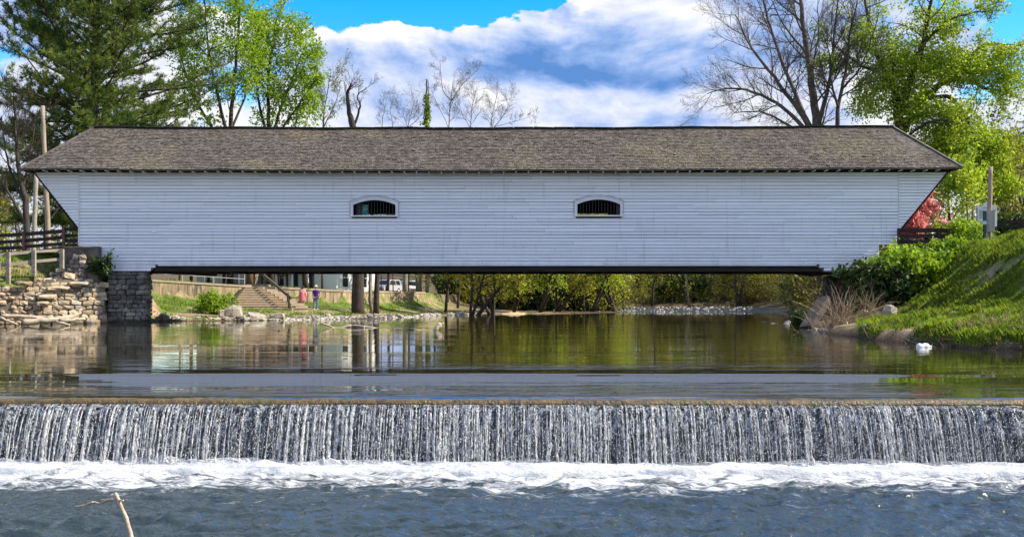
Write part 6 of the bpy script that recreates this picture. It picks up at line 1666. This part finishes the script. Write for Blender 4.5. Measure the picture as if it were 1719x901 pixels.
# boulders and rocks along the shores
def rock(px, py, Y, wpx, hpx, label, group=None, mesh=None, cat='rock', mat=None, dz=0.0):
    c = at(px, py, Y); o = bpy.data.objects.new('rock', mesh or rnd.choice(SM_rock)); COL.objects.link(o)
    w_ = wpx * Y / F; h_ = hpx * Y / F
    zb = max(hz(c.x, c.y), -0.05 if True else 0)
    o.location = (c.x, Y, zb + h_ * 0.28); o.scale = (w_, w_ * rnd.uniform(0.6, 0.9), h_ * 1.1); o.rotation_euler = (rnd.gauss(0, 0.15), rnd.gauss(0, 0.2), rnd.uniform(0, 0.6))
    return tag(o, label, cat, group)
rock(392, 525, 63.4, 30, 26, 'largest pale boulder on the far bank below the round green bush')
rock(375, 520, 64.2, 16, 20, 'dark sided pointed boulder touching the largest pale boulder')
rock(430, 527, 63.6, 30, 12, 'flat pale boulder right of the largest boulder'); rock(404, 537, 62.4, 16, 10, 'wedge shaped pale rock at the water in front of the largest boulder')
rock(276, 537, 61.1, 16, 12, 'square dark faced rock at the water edge near the stone pier'); rock(466, 532, 64, 26, 12, 'low pale boulder below the concrete steps')
G_r = 'pale rocks lining the far bank'
for i in range(70):
    px = R.uniform(260, 780); 
    Ysh = float(np.interp(px, [250, 400, 480, 560, 650, 700, 770], [60.7, 62.2, 63.8, 68.2, 72, 79, 91]))
    Yr = Ysh + R.uniform(0.15, 2.2 if 480 < px < 720 else 0.9)
    rock(px, 536, Yr, R.uniform(5, 13), R.uniform(4, 8), 'pale rock among the many small rocks lining the far bank', G_r)
rock(1282, 541, 58, 13, 5, 'flat pale rock leftmost of the row lying in the water before the right bank', None); rock(1300, 541.5, 54.6, 14, 5, 'flat pale rock second in the row in the water before the right bank'); rock(1319, 541, 54.5, 18, 5, 'flat pale rock nearest the leaning slab in the water row')
rock(1458, 569, 32.2, 21, 11, 'pale oval rock at the water edge of the grassy right bank'); rock(1372, 553, 42.5, 14, 8, 'round pale rock in the water beside the leaning slab'); rock(1357, 555, 41.5, 9, 6, 'small pale rock left of the round rock by the slab'); rock(1385, 562, 38, 20, 7, 'flat dark rock at the foot of the dry brush')
rock(1410, 540, 39.5, 22, 20, 'pale lumpy boulder inside the dry brush heap'); rock(1494, 505, 44, 24, 24, 'blue grey boulder below the right abutment'); rock(1450, 512, 46, 18, 18, 'tan boulder left of the blue grey boulder'); rock(1592, 535, 29.6, 18, 15, 'pale rock on the grassy shelf by the water'); rock(1604, 514, 33, 18, 11, 'brown rock at the foot of the grassy slope')
rock(1715, 532, 30, 14, 10, 'tan rock in the grass near the right border'); rock(1637, 487, 37, 9, 8, 'small rock in the bare soil of the slope')
# stones in the riffle and pebble beaches
def pebbles(name, n, fn, smin, smax, seed):
    r = np.random.RandomState(seed); vs = []; fs = []; o = 0
    pos = fn(r, n)
    zz = height(pos[:, 0], pos[:, 1])
    for (x, y), z in zip(pos, zz):
        if y > 115 and x > 2: z = max(z, 0.045 + 0.42 * float(sst(115.5, 150, np.array(y))))
        s = r.uniform(smin, smax); bx = r.normal(size=(8, 3)) * 0.12
        k_ = np.array([(-1, -1, -.6), (1, -1, -.6), (1, 1, -.6), (-1, 1, -.6), (-.7, -.7, .55), (.7, -.7, .55), (.7, .7, .55), (-.7, .7, .55)]) + bx
        a = r.uniform(0, 3.14); ca, sa = math.cos(a), math.sin(a)
        k_ = k_ * np.array([1.2, 0.9, 0.7]) * s
        vs.append(np.stack([k_[:, 0] * ca - k_[:, 1] * sa + x, k_[:, 0] * sa + k_[:, 1] * ca + y, k_[:, 2] + z + s * 0.15], 1))
        fs.append(np.array([(0, 3, 2, 1), (4, 5, 6, 7), (0, 1, 5, 4), (1, 2, 6, 5), (2, 3, 7, 6), (3, 0, 4, 7)]) + o); o += 8
    return tag(fast_mesh(name, np.concatenate(vs), np.concatenate(fs), M_rockstuff), kind='stuff')
def shore(r, n):
    px = r.uniform(255, 800, n); Ysh = np.interp(px, [250, 400, 480, 560, 650, 700, 770, 800], [60.7, 62.2, 63.8, 68.2, 72, 79, 91, 94])
    Y_ = Ysh + np.abs(r.normal(size=n)) * np.where((px > 470) & (px < 720), 1.5, 0.6) + 0.05
    return np.stack([(px - CX) * Y_ / F, Y_], 1)
pebbles('shore_pebbles', 1500, shore, 0.04, 0.13, 3)
def riff(r, n):
    Y_ = 117 + 34 * r.random_sample(n) ** 0.8; px = r.uniform(1035, 1270, n); return np.stack([(px - CX) * Y_ / F, Y_], 1)
pebbles('riffle_stones', 230, riff, 0.03, 0.17, 4)
# sand bar
sb = MB(); n1_, n2_ = 26, 8; vs = []
for i in range(n1_ + 1):
    for j in range(n2_ + 1):
        t = i / n1_; s = j / n2_; px = 842 + 84 * t; Yb = 96.0 + 6 * t
        p = Vector((ax(px, Yb), Yb + 4.0 * s, 0)); p.z = -0.12 + 0.40 * math.sin(math.pi * min(1, t * 1.25 + 0.12)) ** 0.8 * min(1, s * 2.0 + 0.12) * (1 - 0.5 * t) + 0.04 * math.sin(i * 1.7) * s; vs.append(p)
sb.add(vs, [(i * (n2_ + 1) + j, (i + 1) * (n2_ + 1) + j, (i + 1) * (n2_ + 1) + j + 1, i * (n2_ + 1) + j + 1) for i in range(n1_) for j in range(n2_)])
tag(sb.build('sand_bar', pm('wet sand', (0.46, 0.34, 0.20), (0.36, 0.26, 0.15), 2.0, 0.9), None, True), kind='structure')
# floating white plastic jug
jg = thing('plastic_jug', at(1550, 591, 25.4), 'crumpled white plastic jug floating by the right bank', 'plastic jug')
b0 = at(1550, 591, 25.4); mb = MB(); pts = []; rs = []
for (dx_, r_) in ((-0.15, 0.03), (-0.145, 0.07), (-0.12, 0.082), (-0.03, 0.078), (0.0, 0.07), (0.03, 0.08), (0.10, 0.076), (0.13, 0.05), (0.15, 0.025), (0.165, 0.025)):
    pts.append((b0.x + dx_, b0.y + dx_ * 0.15, 0.055 + 0.01 * math.sin(dx_ * 30))); rs.append(r_)
mb.tube(pts, rs, 12); mb.build('jug_body', M_white, jg, True)
MB().tube([(b0.x + 0.165, b0.y + 0.025, 0.055), (b0.x + 0.19, b0.y + 0.03, 0.055)], [0.03, 0.03], 10).build('cap', M_white, jg)

# ---------------------------------------------------------------- grass
def grass(name, n, region, hmin, hmax, w0, seed, dens=0.0, mat=None):
    r = np.random.RandomState(seed); P0 = region(r, n)
    x, y = P0[:, 0], P0[:, 1]; z = height(x, y)
    d = river_dist(x, y)
    clump = fbm(x * 1.1, y * 1.1, 91, 4)
    keep = (d > 0.12) & (z > 0.05) & (clump > dens + 0.10 * (r.random_sample(len(x)) - 0.5))
    x, y, z, clump = x[keep], y[keep], z[keep], clump[keep]; n = len(x)
    h_ = r.uniform(hmin, hmax, n) * (1 + 1.8 * np.clip(clump, -0.3, 0.4)); a = r.uniform(0, 2 * math.pi, n)
    lean = r.uniform(0.1, 0.75, n); dxy = np.stack([np.cos(a), np.sin(a)], 1); sx = np.stack([-np.sin(a), np.cos(a)], 1)
    w_ = w0 * r.uniform(0.7, 1.3, n)
    base = np.stack([x, y, z - 0.03], 1)
    def off(t, wd, sg): return base + np.concatenate([dxy * (lean * h_ * t * t)[:, None] + sx * (sg * wd)[:, None], (h_ * t)[:, None]], 1)
    v = np.stack([off(0.0, w_, -1), off(0.0, w_, 1), off(0.62, w_ * 0.8, 1), off(1.0, w_ * 0.15, 0.2), off(0.62, w_ * 0.8, -1)], 1).reshape(-1, 3)
    return tag(fast_mesh(name, v, np.arange(n * 5).reshape(n, 5), mat or M_grass), kind='stuff')
def reg_right(r, n):
    Y_ = 22.5 + 33 * r.random_sample(n) ** 1.1; px = r.uniform(1440, 1840, n); return np.stack([(px - CX) * Y_ / F, Y_], 1)
grass('right_bank_grass', 190000, reg_right, 0.06, 0.24, 0.010, 5, dens=-0.10)
def reg_left(r, n):
    Y_ = r.uniform(60, 104, n); px = r.uniform(245, 800, n); return np.stack([(px - CX) * Y_ / F, Y_], 1)
grass('far_bank_grass', 60000, reg_left, 0.05, 0.16, 0.02, 6, dens=0.05)
def reg_fence(r, n):
    Y_ = r.uniform(51, 57, n); px = r.uniform(-10, 110, n); return np.stack([(px - CX) * Y_ / F, Y_], 1)
grass('fence_grass', 12000, reg_fence, 0.05, 0.14, 0.012, 7, dens=0.0)
